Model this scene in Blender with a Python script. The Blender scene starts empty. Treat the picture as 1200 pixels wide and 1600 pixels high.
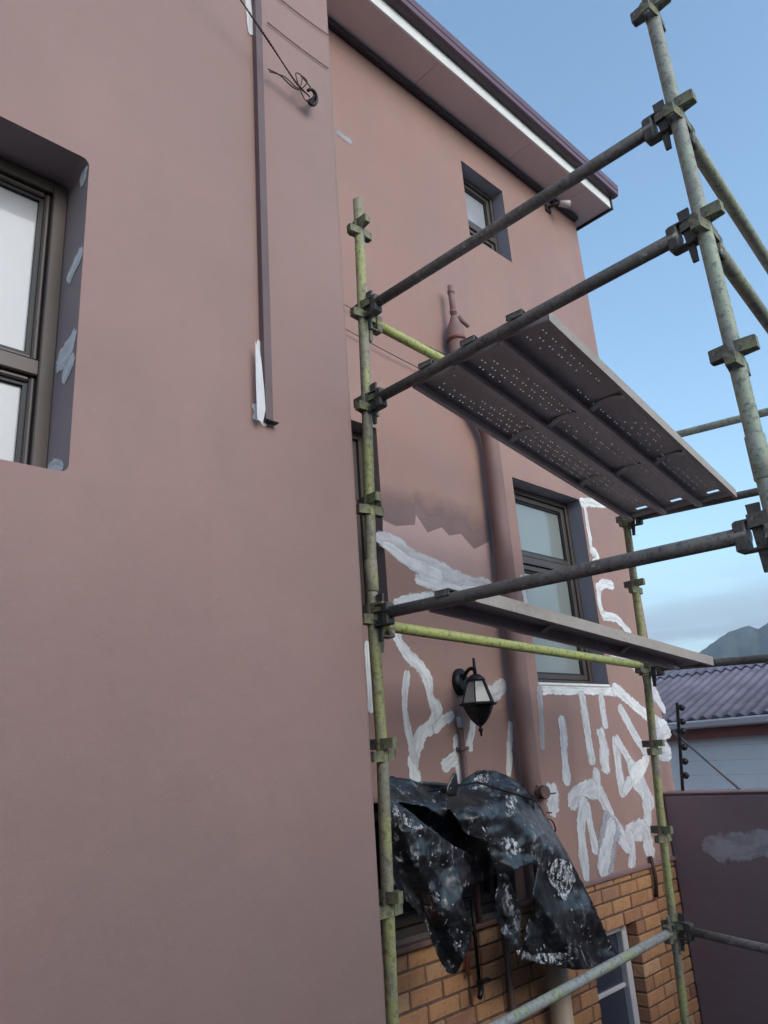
import bpy, math, random
import numpy as np
from mathutils import Vector, Matrix
random.seed(7)
rng = np.random.RandomState(3)
R_ = math.radians
scene = bpy.context.scene
COL = scene.collection

# ------------------------------------------------------------------ camera
CAMZ = 3.2
YAW, PITCH, ROLL, FPX = 0.7797277, 0.31666292, -0.07025806, 1177.93
fwd = Vector((math.cos(PITCH)*math.cos(YAW), math.cos(PITCH)*math.sin(YAW), math.sin(PITCH)))
rt = fwd.cross(Vector((0, 0, 1))).normalized()
up = rt.cross(fwd)
rt, up = math.cos(ROLL)*rt + math.sin(ROLL)*up, -math.sin(ROLL)*rt + math.cos(ROLL)*up
cam = bpy.data.cameras.new('camera')
cam.sensor_fit = 'VERTICAL'; cam.sensor_height = 36.0; cam.lens = 36.0*FPX/1600.0
cam.clip_start = 0.02; cam.clip_end = 30000
camo = bpy.data.objects.new('camera', cam); COL.objects.link(camo)
m = Matrix((rt, up, -fwd)).transposed().to_4x4(); m.translation = Vector((0, 0, CAMZ))
camo.matrix_world = m
scene.camera = camo

# ------------------------------------------------------------------ light
SUN_AZ, SUN_EL = -91.0, 25.0      # azimuth from +X toward +Y
world = bpy.data.worlds.new('World'); scene.world = world; world.use_nodes = True
wt = world.node_tree; wt.nodes.clear()
def wn(t, **k):
    n = wt.nodes.new(t)
    for a, b in k.items(): setattr(n, a, b)
    return n
sky = wn('ShaderNodeTexSky', sky_type='NISHITA', sun_disc=False)
sky.sun_elevation = R_(SUN_EL); sky.sun_rotation = R_(90 - SUN_AZ)
sky.altitude = 0; sky.air_density = 1.0; sky.dust_density = 0.9; sky.ozone_density = 1.2
# thin grey stratus low over the horizon
tc = wn('ShaderNodeTexCoord'); sep = wn('ShaderNodeSeparateXYZ')
wt.links.new(tc.outputs['Generated'], sep.inputs[0])
mp = wn('ShaderNodeMapping'); mp.inputs['Scale'].default_value = (2.2, 2.2, 17.0)
mp.inputs['Location'].default_value = (0.35, 0.1, 0.55)
wt.links.new(tc.outputs['Generated'], mp.inputs['Vector'])
nz = wn('ShaderNodeTexNoise'); nz.inputs['Scale'].default_value = 1.3; nz.inputs['Detail'].default_value = 5; nz.inputs['Roughness'].default_value = 0.5
wt.links.new(mp.outputs[0], nz.inputs['Vector'])
cr = wn('ShaderNodeMapRange', interpolation_type='SMOOTHSTEP'); cr.inputs['From Min'].default_value = 0.32; cr.inputs['From Max'].default_value = 0.58
wt.links.new(nz.outputs['Fac'], cr.inputs['Value'])
hl = wn('ShaderNodeMapRange', interpolation_type='SMOOTHSTEP'); hl.inputs['From Min'].default_value = 0.22; hl.inputs['From Max'].default_value = 0.12
hl.inputs['To Min'].default_value = 0; hl.inputs['To Max'].default_value = 0.85
wt.links.new(sep.outputs['Z'], hl.inputs['Value'])
mu = wn('ShaderNodeMath', operation='MULTIPLY'); wt.links.new(cr.outputs[0], mu.inputs[0]); wt.links.new(hl.outputs[0], mu.inputs[1])
mx = wn('ShaderNodeMix', data_type='RGBA'); mx.inputs['B'].default_value = (1.25, 1.5, 1.85, 1)
tn = wn('ShaderNodeMix', data_type='RGBA', blend_type='MULTIPLY'); tn.inputs['Factor'].default_value = 1; tn.inputs['B'].default_value = (.93, 1.04, 1.0, 1)
wt.links.new(sky.outputs[0], tn.inputs['A'])
wt.links.new(mu.outputs[0], mx.inputs['Factor']); wt.links.new(tn.outputs['Result'], mx.inputs['A'])
bg = wn('ShaderNodeBackground'); bg.inputs['Strength'].default_value = 0.15
wo = wn('ShaderNodeOutputWorld')
wt.links.new(mx.outputs['Result'], bg.inputs[0]); wt.links.new(bg.outputs[0], wo.inputs[0])
sl = bpy.data.lights.new('sun', 'SUN'); sl.energy = 0.75; sl.angle = R_(42); sl.color = (1.0, 0.93, 0.86)
so = bpy.data.objects.new('sun', sl); COL.objects.link(so)
sd = Vector((math.cos(R_(SUN_EL))*math.cos(R_(SUN_AZ)), math.cos(R_(SUN_EL))*math.sin(R_(SUN_AZ)), math.sin(R_(SUN_EL))))
so.rotation_euler = sd.to_track_quat('Z', 'Y').to_euler(); so.location = (0, 0, 30)
vs = scene.view_settings
vs.view_transform = 'Standard'; vs.look = 'None'; vs.exposure = 1.17; vs.gamma = 1.0; vs.use_curve_mapping = False
scene.render.engine = 'CYCLES'
scene.render.resolution_x = 768; scene.render.resolution_y = 1024

# ------------------------------------------------------------------ placing helpers (metres, camera-relative plane -> world)
def ray(px):
    return rt*float((px[0]-600)/FPX) - up*float((px[1]-800)/FPX) + fwd
def W(px, y=None, x=None, z=None):
    d = ray(px)
    k = y/d.y if y is not None else (x/d.x if x is not None else z/d.z)
    p = d*k; p.z += CAMZ
    return p
def H(z): return z + CAMZ

# ------------------------------------------------------------------ mesh helpers
class MB:
    def __init__(s): s.v = []; s.f = []; s.sm = []
    def add(s, vs_, fs, smooth=False):
        b = len(s.v); s.v += [tuple(v) for v in vs_]
        for f in fs: s.f.append(tuple(i+b for i in f)); s.sm.append(smooth)
        return s
    def box(s, a, b, M=None):
        x0, y0, z0 = a; x1, y1, z1 = b
        vs_ = [Vector(p) for p in ((x0,y0,z0),(x1,y0,z0),(x1,y1,z0),(x0,y1,z0),(x0,y0,z1),(x1,y0,z1),(x1,y1,z1),(x0,y1,z1))]
        if M is not None: vs_ = [M @ v for v in vs_]
        return s.add(vs_, [(3,2,1,0),(4,5,6,7),(0,1,5,4),(1,2,6,5),(2,3,7,6),(3,0,4,7)])
    def bbox(s, a, b, c=0.004, M=None):
        """box with chamfered edges"""
        x0, y0, z0 = a; x1, y1, z1 = b
        c = min(c, (x1-x0)*.45, (y1-y0)*.45, (z1-z0)*.45)
        vs_ = []; idx = {}
        for i, (X, sx) in enumerate(((x0,1),(x1,-1))):
            for j, (Y, sy) in enumerate(((y0,1),(y1,-1))):
                for k, (Z, sz) in enumerate(((z0,1),(z1,-1))):
                    for ax, p in enumerate(((X, Y+sy*c, Z+sz*c), (X+sx*c, Y, Z+sz*c), (X+sx*c, Y+sy*c, Z))):
                        idx[i,j,k,ax] = len(vs_); vs_.append(Vector(p))
        fs = []
        q = ((0,0),(1,0),(1,1),(0,1))
        for i in (0,1):
            o = q if i else q[::-1]
            fs.append([idx[i,j,k,0] for j,k in o])
            fs.append([idx[j,i,k,1] for j,k in (o[::-1])])
            fs.append([idx[j,k,i,2] for j,k in o])
        for i in (0,1):
            for j in (0,1):
                fs.append([idx[i,j,0,0], idx[i,j,0,1], idx[i,j,1,1], idx[i,j,1,0]])
                fs.append([idx[i,0,j,0], idx[i,0,j,2], idx[i,1,j,2], idx[i,1,j,0]])
                fs.append([idx[0,i,j,1], idx[0,i,j,2], idx[1,i,j,2], idx[1,i,j,1]])
                for k in (0,1): fs.append([idx[i,j,k,0], idx[i,j,k,1], idx[i,j,k,2]])
        if M is not None: vs_ = [M @ v for v in vs_]
        return s.add(vs_, fs)
    def path(s, pts, r, n=12, cap=True, smooth=True):
        """round tube through points; r number or list"""
        pts = [Vector(p) for p in pts]
        rs = r if isinstance(r, (list, tuple)) else [r]*len(pts)
        base = len(s.v); prev = None
        for i, p in enumerate(pts):
            t = (pts[min(i+1, len(pts)-1)] - pts[max(i-1, 0)]).normalized()
            if prev is None:
                a = t.orthogonal().normalized()
            else:
                a = (prev - t*prev.dot(t))
                a = a.normalized() if a.length > 1e-6 else t.orthogonal().normalized()
            prev = a; b = t.cross(a)
            for k in range(n):
                w = 2*math.pi*k/n
                s.v.append(tuple(p + (a*math.cos(w) + b*math.sin(w))*rs[i]))
        for i in range(len(pts)-1):
            for k in range(n):
                k2 = (k+1) % n
                s.f.append((base+i*n+k, base+i*n+k2, base+(i+1)*n+k2, base+(i+1)*n+k)); s.sm.append(smooth)
        if cap:
            s.f.append(tuple(base+k for k in range(n))[::-1]); s.sm.append(False)
            e = base+(len(pts)-1)*n
            s.f.append(tuple(e+k for k in range(n))); s.sm.append(False)
        return s
    def lathe(s, c, prof, n=16, smooth=True, axis=None):
        """profile [(r,z)] about vertical axis at c"""
        pts = [Vector(c) + Vector((0,0,z)) for r, z in prof]
        base = len(s.v)
        for (r, z) in prof:
            for k in range(n):
                w = 2*math.pi*(k+.5)/n
                s.v.append((c[0]+r*math.cos(w), c[1]+r*math.sin(w), c[2]+z))
        for i in range(len(prof)-1):
            for k in range(n):
                k2 = (k+1) % n
                s.f.append((base+i*n+k, base+i*n+k2, base+(i+1)*n+k2, base+(i+1)*n+k)); s.sm.append(smooth)
        s.f.append(tuple(base+k for k in range(n))[::-1]); s.sm.append(False)
        e = base+(len(prof)-1)*n
        s.f.append(tuple(e+k for k in range(n))); s.sm.append(False)
        return s
    def mesh(s, name):
        me = bpy.data.meshes.new(name); me.from_pydata(s.v, [], s.f)
        me.polygons.foreach_set('use_smooth', s.sm); me.update(); return me
    def build(s, name, mat, parent=None, fix=False):
        me = s.mesh(name)
        if fix:
            import bmesh
            b = bmesh.new(); b.from_mesh(me); bmesh.ops.recalc_face_normals(b, faces=b.faces); b.to_mesh(me); b.free()
        return link(name, me, mat, parent)
def link(name, me, mat, parent=None):
    if mat is not None and not me.materials: me.materials.append(mat)
    o = bpy.data.objects.new(name, me); COL.objects.link(o)
    if parent is not None: o.parent = parent
    return o
def empty(name, loc=(0,0,0)):
    o = bpy.data.objects.new(name, None); o.location = loc; o.empty_display_size = .1; COL.objects.link(o); return o
def tag(o, label=None, cat=None, group=None, kind=None):
    if label: o['label'] = label
    if cat: o['category'] = cat
    if group: o['group'] = group
    if kind: o['kind'] = kind
    return o
def rooted(o, p):
    """parent o to empty p keeping world coordinates of the mesh"""
    o.parent = p; o.matrix_parent_inverse = Matrix.Translation(p.location).inverted(); return o

# ------------------------------------------------------------------ materials
def material(name):
    mt = bpy.data.materials.new(name); mt.use_nodes = True
    nt = mt.node_tree; b = nt.nodes['Principled BSDF']
    return mt, nt, b
def N(nt, t, **k):
    n = nt.nodes.new(t)
    for a, v in k.items():
        if a in n.inputs: n.inputs[a].default_value = v
        else: setattr(n, a, v)
    return n
def noise(nt, scale, detail=4, rough=.55, coord='Object', stretch=(1,1,1), dist=0.0):
    t = N(nt, 'ShaderNodeTexCoord'); mp_ = N(nt, 'ShaderNodeMapping'); mp_.inputs['Scale'].default_value = stretch
    nt.links.new(t.outputs[coord], mp_.inputs[0])
    n = N(nt, 'ShaderNodeTexNoise'); n.inputs['Scale'].default_value = scale; n.inputs['Detail'].default_value = detail
    n.inputs['Roughness'].default_value = rough; n.inputs['Distortion'].default_value = dist
    nt.links.new(mp_.outputs[0], n.inputs['Vector']); return n.outputs['Fac']
def ramp(nt, fac, stops, interp='LINEAR'):
    r = N(nt, 'ShaderNodeValToRGB'); r.color_ramp.interpolation = interp
    while len(r.color_ramp.elements) < len(stops): r.color_ramp.elements.new(.5)
    for e, (p, c) in zip(r.color_ramp.elements, stops): e.position = p; e.color = (*c, 1) if len(c) == 3 else c
    nt.links.new(fac, r.inputs[0]); return r.outputs[0]
def mix(nt, fac, a, b, mode='MIX'):
    mx_ = N(nt, 'ShaderNodeMix', data_type='RGBA', blend_type=mode)
    for s_, v in (('Factor', fac), ('A', a), ('B', b)):
        if hasattr(v, 'is_linked') or hasattr(v, 'links'): nt.links.new(v, mx_.inputs[s_])
        else: mx_.inputs[s_].default_value = v if isinstance(v, (int, float)) else (*v, 1)
    return mx_.outputs['Result']
def rng_(nt, v, a, b, c=0., d=1., smooth=True):
    r = N(nt, 'ShaderNodeMapRange', interpolation_type='SMOOTHSTEP' if smooth else 'LINEAR')
    for k_, x_ in (('From Min', a), ('From Max', b), ('To Min', c), ('To Max', d)): r.inputs[k_].default_value = x_
    nt.links.new(v, r.inputs['Value']); return r.outputs[0]
def bump(nt, b, h, strength, dist=0.01):
    n = N(nt, 'ShaderNodeBump'); n.inputs['Strength'].default_value = strength; n.inputs['Distance'].default_value = dist
    nt.links.new(h, n.inputs['Height']); nt.links.new(n.outputs[0], b.inputs['Normal'])
def simple(name, col, rough=.6, metal=0., var=.15, scale=6., bmp=0., spec=.5, coat=0.):
    mt, nt, b = material(name)
    c2 = tuple(min(1, c*(1+var)) for c in col); c1 = tuple(c*(1-var) for c in col)
    f = noise(nt, scale, 5)
    nt.links.new(ramp(nt, f, ((.3, c1), (.7, c2))), b.inputs['Base Color'])
    b.inputs['Roughness'].default_value = rough; b.inputs['Metallic'].default_value = metal
    b.inputs['Specular IOR Level'].default_value = spec; b.inputs['Coat Weight'].default_value = coat
    if bmp: bump(nt, b, noise(nt, scale*12, 4), bmp, .004)
    return mt

def wall_mat(name, c_a, c_b, c_c):
    """painted plaster: roller mottling, faint patches, fine grain"""
    mt, nt, b = material(name)
    big = noise(nt, .9, 4, .5); mid = noise(nt, 3.2, 5, .6, stretch=(1, 1, .6)); fine = noise(nt, 260, 3, .6)
    col = ramp(nt, big, ((.35, c_a), (.65, c_b)))
    col = mix(nt, rng_(nt, mid, .42, .66, 0, .55), col, c_c)
    pat = noise(nt, 1.7, 6, .62, stretch=(1, 1, .8), dist=.8)
    col = mix(nt, rng_(nt, pat, .50, .64, 0, .13), col, tuple(x*.80 for x in c_b))
    streak = noise(nt, 2.2, 4, .6, stretch=(7, 7, .35))
    col = mix(nt, rng_(nt, streak, .55, .8, 0, .07), col, tuple(x*.72 for x in c_a))
    spk = noise(nt, 55, 2, .5)
    col = mix(nt, rng_(nt, spk, .70, .78, 0, .22), col, tuple(min(1, x*1.35) for x in c_b))
    nt.links.new(col, b.inputs['Base Color'])
    b.inputs['Roughness'].default_value = .62; b.inputs['Specular IOR Level'].default_value = .32
    h = N(nt, 'ShaderNodeMath', operation='ADD'); nt.links.new(fine, h.inputs[0])
    h2_ = N(nt, 'ShaderNodeMath', operation='ADD'); nt.links.new(rng_(nt, noise(nt, 14, 3), 0, 1, 0, 2.5, False), h2_.inputs[0])
    nt.links.new(rng_(nt, noise(nt, 3.4, 4, .5, stretch=(.8, 1, 1)), 0, 1, 0, 8.0, False), h2_.inputs[1]); nt.links.new(h2_.outputs[0], h.inputs[1])
    bump(nt, b, h.outputs[0], .22, .005)
    return mt
M = {}
M['wall'] = wall_mat('painted_plaster', (.318, .200, .178), (.362, .225, .202), (.305, .203, .180))
M['wall_back'] = wall_mat('painted_plaster_old', (.355, .208, .174), (.385, .232, .198), (.335, .210, .192))
M['reveal'] = wall_mat('reveal_plaster', (.27, .205, .205), (.31, .245, .25), (.28, .225, .235))
M['reveal_primed'] = wall_mat('primed_reveal', (.27, .26, .30), (.33, .32, .37), (.24, .225, .255))
M['boundary'] = wall_mat('boundary_plaster', (.205, .145, .165), (.24, .172, .195), (.215, .155, .18))
M['frame'] = simple('window_frame_metal', (.095, .075, .07), .42, .25, .12, 3)
M['frame_dark'] = simple('gasket_black', (.018, .018, .022), .5, 0, .1)
M['white'] = simple('white_trim', (.84, .82, .81), .5, 0, .05, 4)
M['soffit'] = simple('soffit_board', (.74, .62, .62), .65, 0, .04, 2)
M['dark_trim'] = simple('dark_cornice', (.035, .026, .032), .5, 0, .2, 3)
M['gutter'] = simple('gutter_maroon', (.15, .078, .10), .35, .1, .12, 4)
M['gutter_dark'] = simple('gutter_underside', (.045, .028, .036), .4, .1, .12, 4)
M['rooftile'] = simple('roof_tile', (.07, .035, .035), .7, 0, .2, 5)
M['pipe'] = wall_mat('painted_pipe', (.25, .152, .143), (.28, .172, .158), (.235, .152, .152))
M['pipe_beige'] = simple('bare_pipe', (.50, .37, .26), .45, 0, .08, 3)
M['conduit'] = simple('conduit_brown', (.165, .090, .080), .45, .1, .2, 9)
M['conduit_dark'] = simple('steel_trunking', (.135, .085, .088), .5, .1, .12, 6)
M['black'] = simple('black_iron', (.016, .016, .019), .42, .4, .3, 20, .1)
M['rust'] = simple('rusty_wire', (.075, .045, .035), .75, .4, .4, 40)
M['wire'] = simple('thin_wire', (.10, .065, .06), .55, .5, .2, 30)
M['ground'] = simple('ground_paving', (.14, .13, .122), .85, 0, .2, .8, .2)
M['neighbour_wall'] = wall_mat('neighbour_plaster', (.78, .80, .84), (.83, .845, .875), (.76, .785, .83))
M['neighbour_roof'] = simple('fibre_cement_purple', (.215, .182, .222), .8, 0, .3, 2.2, .15)
M['fascia_red'] = simple('fascia_red', (.22, .085, .075), .6, 0, .15, 3)
M['gutter_grey'] = simple('gutter_pale', (.42, .405, .43), .5, 0, .06, 3)
M['mortar'] = simple('mortar', (.15, .098, .075), .95, 0, .3, 25, .4)
M['door_white'] = simple('door_frame_white', (.60, .56, .58), .5, 0, .06, 6)
M['cam_white'] = simple('fixture_grey', (.48, .45, .43), .4, 0, .1, 9)
def glass_mat(name, col, rough=.08, dirt=.25):
    """obscured glass with a pale blind close behind it"""
    mt, nt, b = material(name)
    f = noise(nt, 1.6, 4, .5, stretch=(1, 1, .5)); g = noise(nt, 9, 5, .65)
    c = ramp(nt, f, ((.3, tuple(x*.90 for x in col)), (.7, col)))
    c = mix(nt, rng_(nt, g, .55, .75, 0, dirt*.35), c, tuple(x*.72 for x in col))
    nt.links.new(c, b.inputs['Base Color']); b.inputs['Roughness'].default_value = .35
    b.inputs['Coat Weight'].default_value = 1.0; b.inputs['Coat Roughness'].default_value = rough
    return mt
M['pane_pale'] = glass_mat('pale_pane', (.40, .40, .44))
M['pane_back'] = glass_mat('grey_pane', (.27, .29, .28))
M['pane_dark'] = glass_mat('dark_pane', (.020, .024, .032), .06, .1)
M['pane_blue'] = glass_mat('door_pane', (.035, .042, .065), .06, .1)
def lamp_glass():
    mt, nt, b = material('lantern_glass')
    b.inputs['Base Color'].default_value = (.62, .60, .60, 1); b.inputs['Roughness'].default_value = .25
    b.inputs['Transmission Weight'].default_value = .55; b.inputs['Coat Weight'].default_value = .6
    return mt
M['lamp_glass'] = lamp_glass()
def brick_mat():
    mt, nt, b = material('face_brick')
    oi = N(nt, 'ShaderNodeObjectInfo')
    col = ramp(nt, oi.outputs['Random'], ((0, (.42, .20, .09)), (.30, (.54, .27, .125)), (.5, (.47, .22, .115)), (.68, (.31, .14, .085)), (.85, (.58, .33, .18)), (1, (.38, .16, .09))))
    f = noise(nt, 30, 5, .65); g = noise(nt, 9, 3)
    col = mix(nt, rng_(nt, f, .47, .70, 0, .6), col, (.24, .11, .062))
    col = mix(nt, rng_(nt, noise(nt, 55, 5, .7), .60, .68, 0, .55), col, (.50, .40, .33))
    col = mix(nt, rng_(nt, g, .55, .75, 0, .35), col, (.46, .27, .15))
    nt.links.new(col, b.inputs['Base Color']); b.inputs['Roughness'].default_value = .85
    bump(nt, b, noise(nt, 120, 4, .6), .5, .004)
    return mt
M['brick'] = brick_mat()
def tube_mat(name, paint, steel, amount, rust=.3):
    """old scaffold paint: paint worn through to dirty steel, dark cement specks"""
    mt, nt, b = material(name)
    a = noise(nt, 7, 6, .7, stretch=(1, 1, .45)); sp = noise(nt, 70, 4, .7); lg = noise(nt, 2.0, 3)
    f = N(nt, 'ShaderNodeMath', operation='ADD'); nt.links.new(a, f.inputs[0]); nt.links.new(rng_(nt, lg, .3, .7, -.12, .12), f.inputs[1])
    col = mix(nt, rng_(nt, f.outputs[0], 1-amount-.06, 1-amount+.06), steel, paint)
    col = mix(nt, rng_(nt, noise(nt, 38, 5, .75), .50, .62, 0, .62), col, tuple(x*.38 for x in steel))
    col = mix(nt, rng_(nt, sp, .57, .66, 0, .7), col, tuple(x*.3 for x in steel))
    col = mix(nt, rng_(nt, noise(nt, 24, 4), .60, .70, 0, rust), col, (.10, .055, .035))
    col = mix(nt, rng_(nt, noise(nt, 17, 6, .7), .615, .66, 0, .75), col, (.40, .37, .34))
    nt.links.new(col, b.inputs['Base Color']); b.inputs['Roughness'].default_value = .6
    b.inputs['Metallic'].default_value = .08
    bump(nt, b, sp, .35, .002)
    return mt
M['tube_green'] = tube_mat('tube_yellow_green', (.38, .375, .165), (.30, .275, .20), .50)
M['tube_lime'] = tube_mat('tube_lime', (.47, .49, .17), (.36, .37, .16), .72, .1)
M['tube_grey'] = tube_mat('tube_grey_green', (.36, .40, .30), (.31, .32, .28), .52, .15)
M['tube_dark'] = tube_mat('tube_dark', (.20, .178, .16), (.145, .132, .12), .45, .25)
M['tube_mid'] = tube_mat('tube_worn', (.38, .43, .22), (.40, .39, .36), .42, .12)
M['coupler'] = tube_mat('coupler_steel', (.24, .235, .13), (.15, .135, .11), .45, .35)
M['coupler_dark'] = tube_mat('coupler_dark', (.13, .12, .10), (.085, .078, .07), .45, .3)
def plank_mat():
    mt, nt, b = material('dusty_plank_steel')
    a = noise(nt, 5, 6, .65, stretch=(.35, 1, 1)); sp = noise(nt, 60, 4, .7)
    col = ramp(nt, a, ((.3, (.34, .285, .255)), (.55, (.46, .40, .36)), (.75, (.38, .30, .26))))
    col = mix(nt, rng_(nt, sp, .56, .68, 0, .55), col, (.19, .145, .125))
    nt.links.new(col, b.inputs['Base Color']); b.inputs['Roughness'].default_value = .75; b.inputs['Metallic'].default_value = .05
    bump(nt, b, sp, .3, .002); return mt
M['plank'] = plank_mat()
def plank_under():
    mt, nt, b = material('stained_plank_steel')
    a = noise(nt, 4, 6, .65, stretch=(.35, 1, 1)); sp = noise(nt, 45, 4, .7)
    col = ramp(nt, a, ((.3, (.44, .385, .385)), (.6, (.55, .50, .50)), (.78, (.45, .38, .36))))
    col = mix(nt, rng_(nt, sp, .56, .70, 0, .5), col, (.06, .042, .036))
    nt.links.new(col, b.inputs['Base Color']); b.inputs['Roughness'].default_value = .7; b.inputs['Metallic'].default_value = .1
    return mt
M['plank_under'] = plank_under()
def tarp_mat():
    mt, nt, b = material('black_plastic_paint_spattered')
    v = N(nt, 'ShaderNodeTexVoronoi'); v.inputs['Scale'].default_value = 30; t = N(nt, 'ShaderNodeTexCoord')
    wv = noise(nt, 11, 4, .6); 
    vm = N(nt, 'ShaderNodeVectorMath', operation='ADD'); nz_ = N(nt, 'ShaderNodeTexNoise'); nz_.inputs['Scale'].default_value = 22
    sc = N(nt, 'ShaderNodeVectorMath', operation='SCALE'); sc.inputs['Scale'].default_value = .07
    nt.links.new(t.outputs['Object'], nz_.inputs['Vector']); nt.links.new(nz_.outputs['Color'], sc.inputs[0])
    nt.links.new(t.outputs['Object'], vm.inputs[0]); nt.links.new(sc.outputs[0], vm.inputs[1]); nt.links.new(vm.outputs[0], v.inputs['Vector'])
    drops = rng_(nt, v.outputs['Distance'], .20, .13)
    sel = N(nt, 'ShaderNodeSeparateColor'); nt.links.new(v.outputs['Color'], sel.inputs[0])
    dsel = rng_(nt, sel.outputs[0], .60, .66)
    d = N(nt, 'ShaderNodeMath', operation='MULTIPLY'); nt.links.new(drops, d.inputs[0]); nt.links.new(dsel, d.inputs[1])
    sm = noise(nt, 15, 8, .80, stretch=(1, 1, .6)); smear = rng_(nt, sm, .53, .61, 0, .9)
    film = rng_(nt, noise(nt, 14, 6, .75), .48, .64, 0, .38)
    clus = rng_(nt, noise(nt, 4.5, 4, .6), .50, .64)
    col = mix(nt, film, (.012, .012, .0145), (.105, .104, .115))
    sc_ = N(nt, 'ShaderNodeMath', operation='MULTIPLY'); nt.links.new(smear, sc_.inputs[0]); nt.links.new(clus, sc_.inputs[1])
    col = mix(nt, sc_.outputs[0], col, (.40, .39, .41))
    spots = N(nt, 'ShaderNodeMath', operation='MULTIPLY'); nt.links.new(d.outputs[0], spots.inputs[0]); spots.inputs[1].default_value = .8
    col = mix(nt, spots.outputs[0], col, (.62, .60, .60))
    big = rng_(nt, noise(nt, 4.0, 8, .78, dist=.3), .655, .68)
    col = mix(nt, big, col, (.60, .60, .63))
    nt.links.new(col, b.inputs['Base Color'])
    b.inputs['Roughness'].default_value = .30; b.inputs['Specular IOR Level'].default_value = .55
    rg = N(nt, 'ShaderNodeTexNoise'); rg.noise_type = 'RIDGED_MULTIFRACTAL'; rg.inputs['Scale'].default_value = 9; rg.inputs['Detail'].default_value = 5; rg.inputs['Roughness'].default_value = .55
    nt.links.new(t.outputs['Object'], rg.inputs['Vector'])
    bump(nt, b, rg.outputs['Fac'], .55, .02)
    return mt
M['tarp'] = tarp_mat()
def stroke_mat(name, col, cover):
    """brushed filler / primer coat: bristle edge comes from the brush mark itself (UV v = across the stroke)"""
    mt, nt, b = material(name)
    uv = N(nt, 'ShaderNodeUVMap', uv_map='UVMap'); sp = N(nt, 'ShaderNodeSeparateXYZ'); nt.links.new(uv.outputs[0], sp.inputs[0])
    e1 = N(nt, 'ShaderNodeMath', operation='SUBTRACT'); nt.links.new(sp.outputs['Y'], e1.inputs[0]); e1.inputs[1].default_value = .5
    e2 = N(nt, 'ShaderNodeMath', operation='ABSOLUTE'); nt.links.new(e1.outputs[0], e2.inputs[0])
    def uvnoise(sx, sy, det):
        mp_ = N(nt, 'ShaderNodeMapping'); mp_.inputs['Scale'].default_value = (sx, sy, 1); nt.links.new(uv.outputs[0], mp_.inputs[0])
        oi = N(nt, 'ShaderNodeObjectInfo'); ad = N(nt, 'ShaderNodeVectorMath', operation='ADD'); nt.links.new(mp_.outputs[0], ad.inputs[0])
        ml = N(nt, 'ShaderNodeMath', operation='MULTIPLY'); nt.links.new(oi.outputs['Random'], ml.inputs[0]); ml.inputs[1].default_value = 50
        nt.links.new(ml.outputs[0], ad.inputs[1])
        n = N(nt, 'ShaderNodeTexNoise'); n.inputs['Scale'].default_value = 1; n.inputs['Detail'].default_value = det; n.inputs['Roughness'].default_value = .62
        nt.links.new(ad.outputs[0], n.inputs['Vector']); return n.outputs['Fac']
    n1 = uvnoise(34, 6, 6); n2 = uvnoise(11, 12, 5)
    uv2 = N(nt, 'ShaderNodeUVMap', uv_map='Ends'); se = N(nt, 'ShaderNodeSeparateXYZ'); nt.links.new(uv2.outputs[0], se.inputs[0])
    endf = rng_(nt, se.outputs['X'], 0, 1.0, .5, 0., False)
    p1 = N(nt, 'ShaderNodeMath', operation='POWER'); nt.links.new(e2.outputs[0], p1.inputs[0]); p1.inputs[1].default_value = 2.4
    p2 = N(nt, 'ShaderNodeMath', operation='POWER'); nt.links.new(endf, p2.inputs[0]); p2.inputs[1].default_value = 2.4
    pa = N(nt, 'ShaderNodeMath', operation='ADD'); nt.links.new(p1.outputs[0], pa.inputs[0]); nt.links.new(p2.outputs[0], pa.inputs[1])
    mxm = N(nt, 'ShaderNodeMath', operation='POWER'); nt.links.new(pa.outputs[0], mxm.inputs[0]); mxm.inputs[1].default_value = 1/2.4
    a = N(nt, 'ShaderNodeMath', operation='MULTIPLY_ADD'); nt.links.new(n1, a.inputs[0]); a.inputs[1].default_value = .30; nt.links.new(mxm.outputs[0], a.inputs[2])
    a2 = N(nt, 'ShaderNodeMath', operation='MULTIPLY_ADD'); nt.links.new(n2, a2.inputs[0]); a2.inputs[1].default_value = .18; nt.links.new(a.outputs[0], a2.inputs[2])
    edge = rng_(nt, a2.outputs[0], .67, .57)
    thin = rng_(nt, uvnoise(9, 4, 5), .30, .60, cover*.70, cover)
    al = N(nt, 'ShaderNodeMath', operation='MULTIPLY'); nt.links.new(edge, al.inputs[0]); nt.links.new(thin, al.inputs[1])
    c = ramp(nt, noise(nt, 8, 5, .6), ((.3, tuple(x*.86 for x in col)), (.7, col)))
    nt.links.new(c, b.inputs['Base Color']); b.inputs['Roughness'].default_value = .8
    nt.links.new(al.outputs[0], b.inputs['Alpha'])
    return mt
M['stroke_white'] = stroke_mat('filler_white', (.88, .86, .86), 1.0)
M['stroke_grey'] = stroke_mat('filler_thin', (.80, .775, .80), .90)
M['stroke_faint'] = stroke_mat('filler_faint', (.50, .48, .53), .80)
M['stroke_mauve'] = stroke_mat('first_coat_mauve', (.355, .235, .235), .85)

# ================================================================== SETTING
gb = MB().add([(-9000,-9000,0),(9000,-9000,0),(9000,9000,0),(-9000,9000,0)], [(0,1,2,3)])
tag(gb.build('ground', M['ground']), kind='structure')

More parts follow.
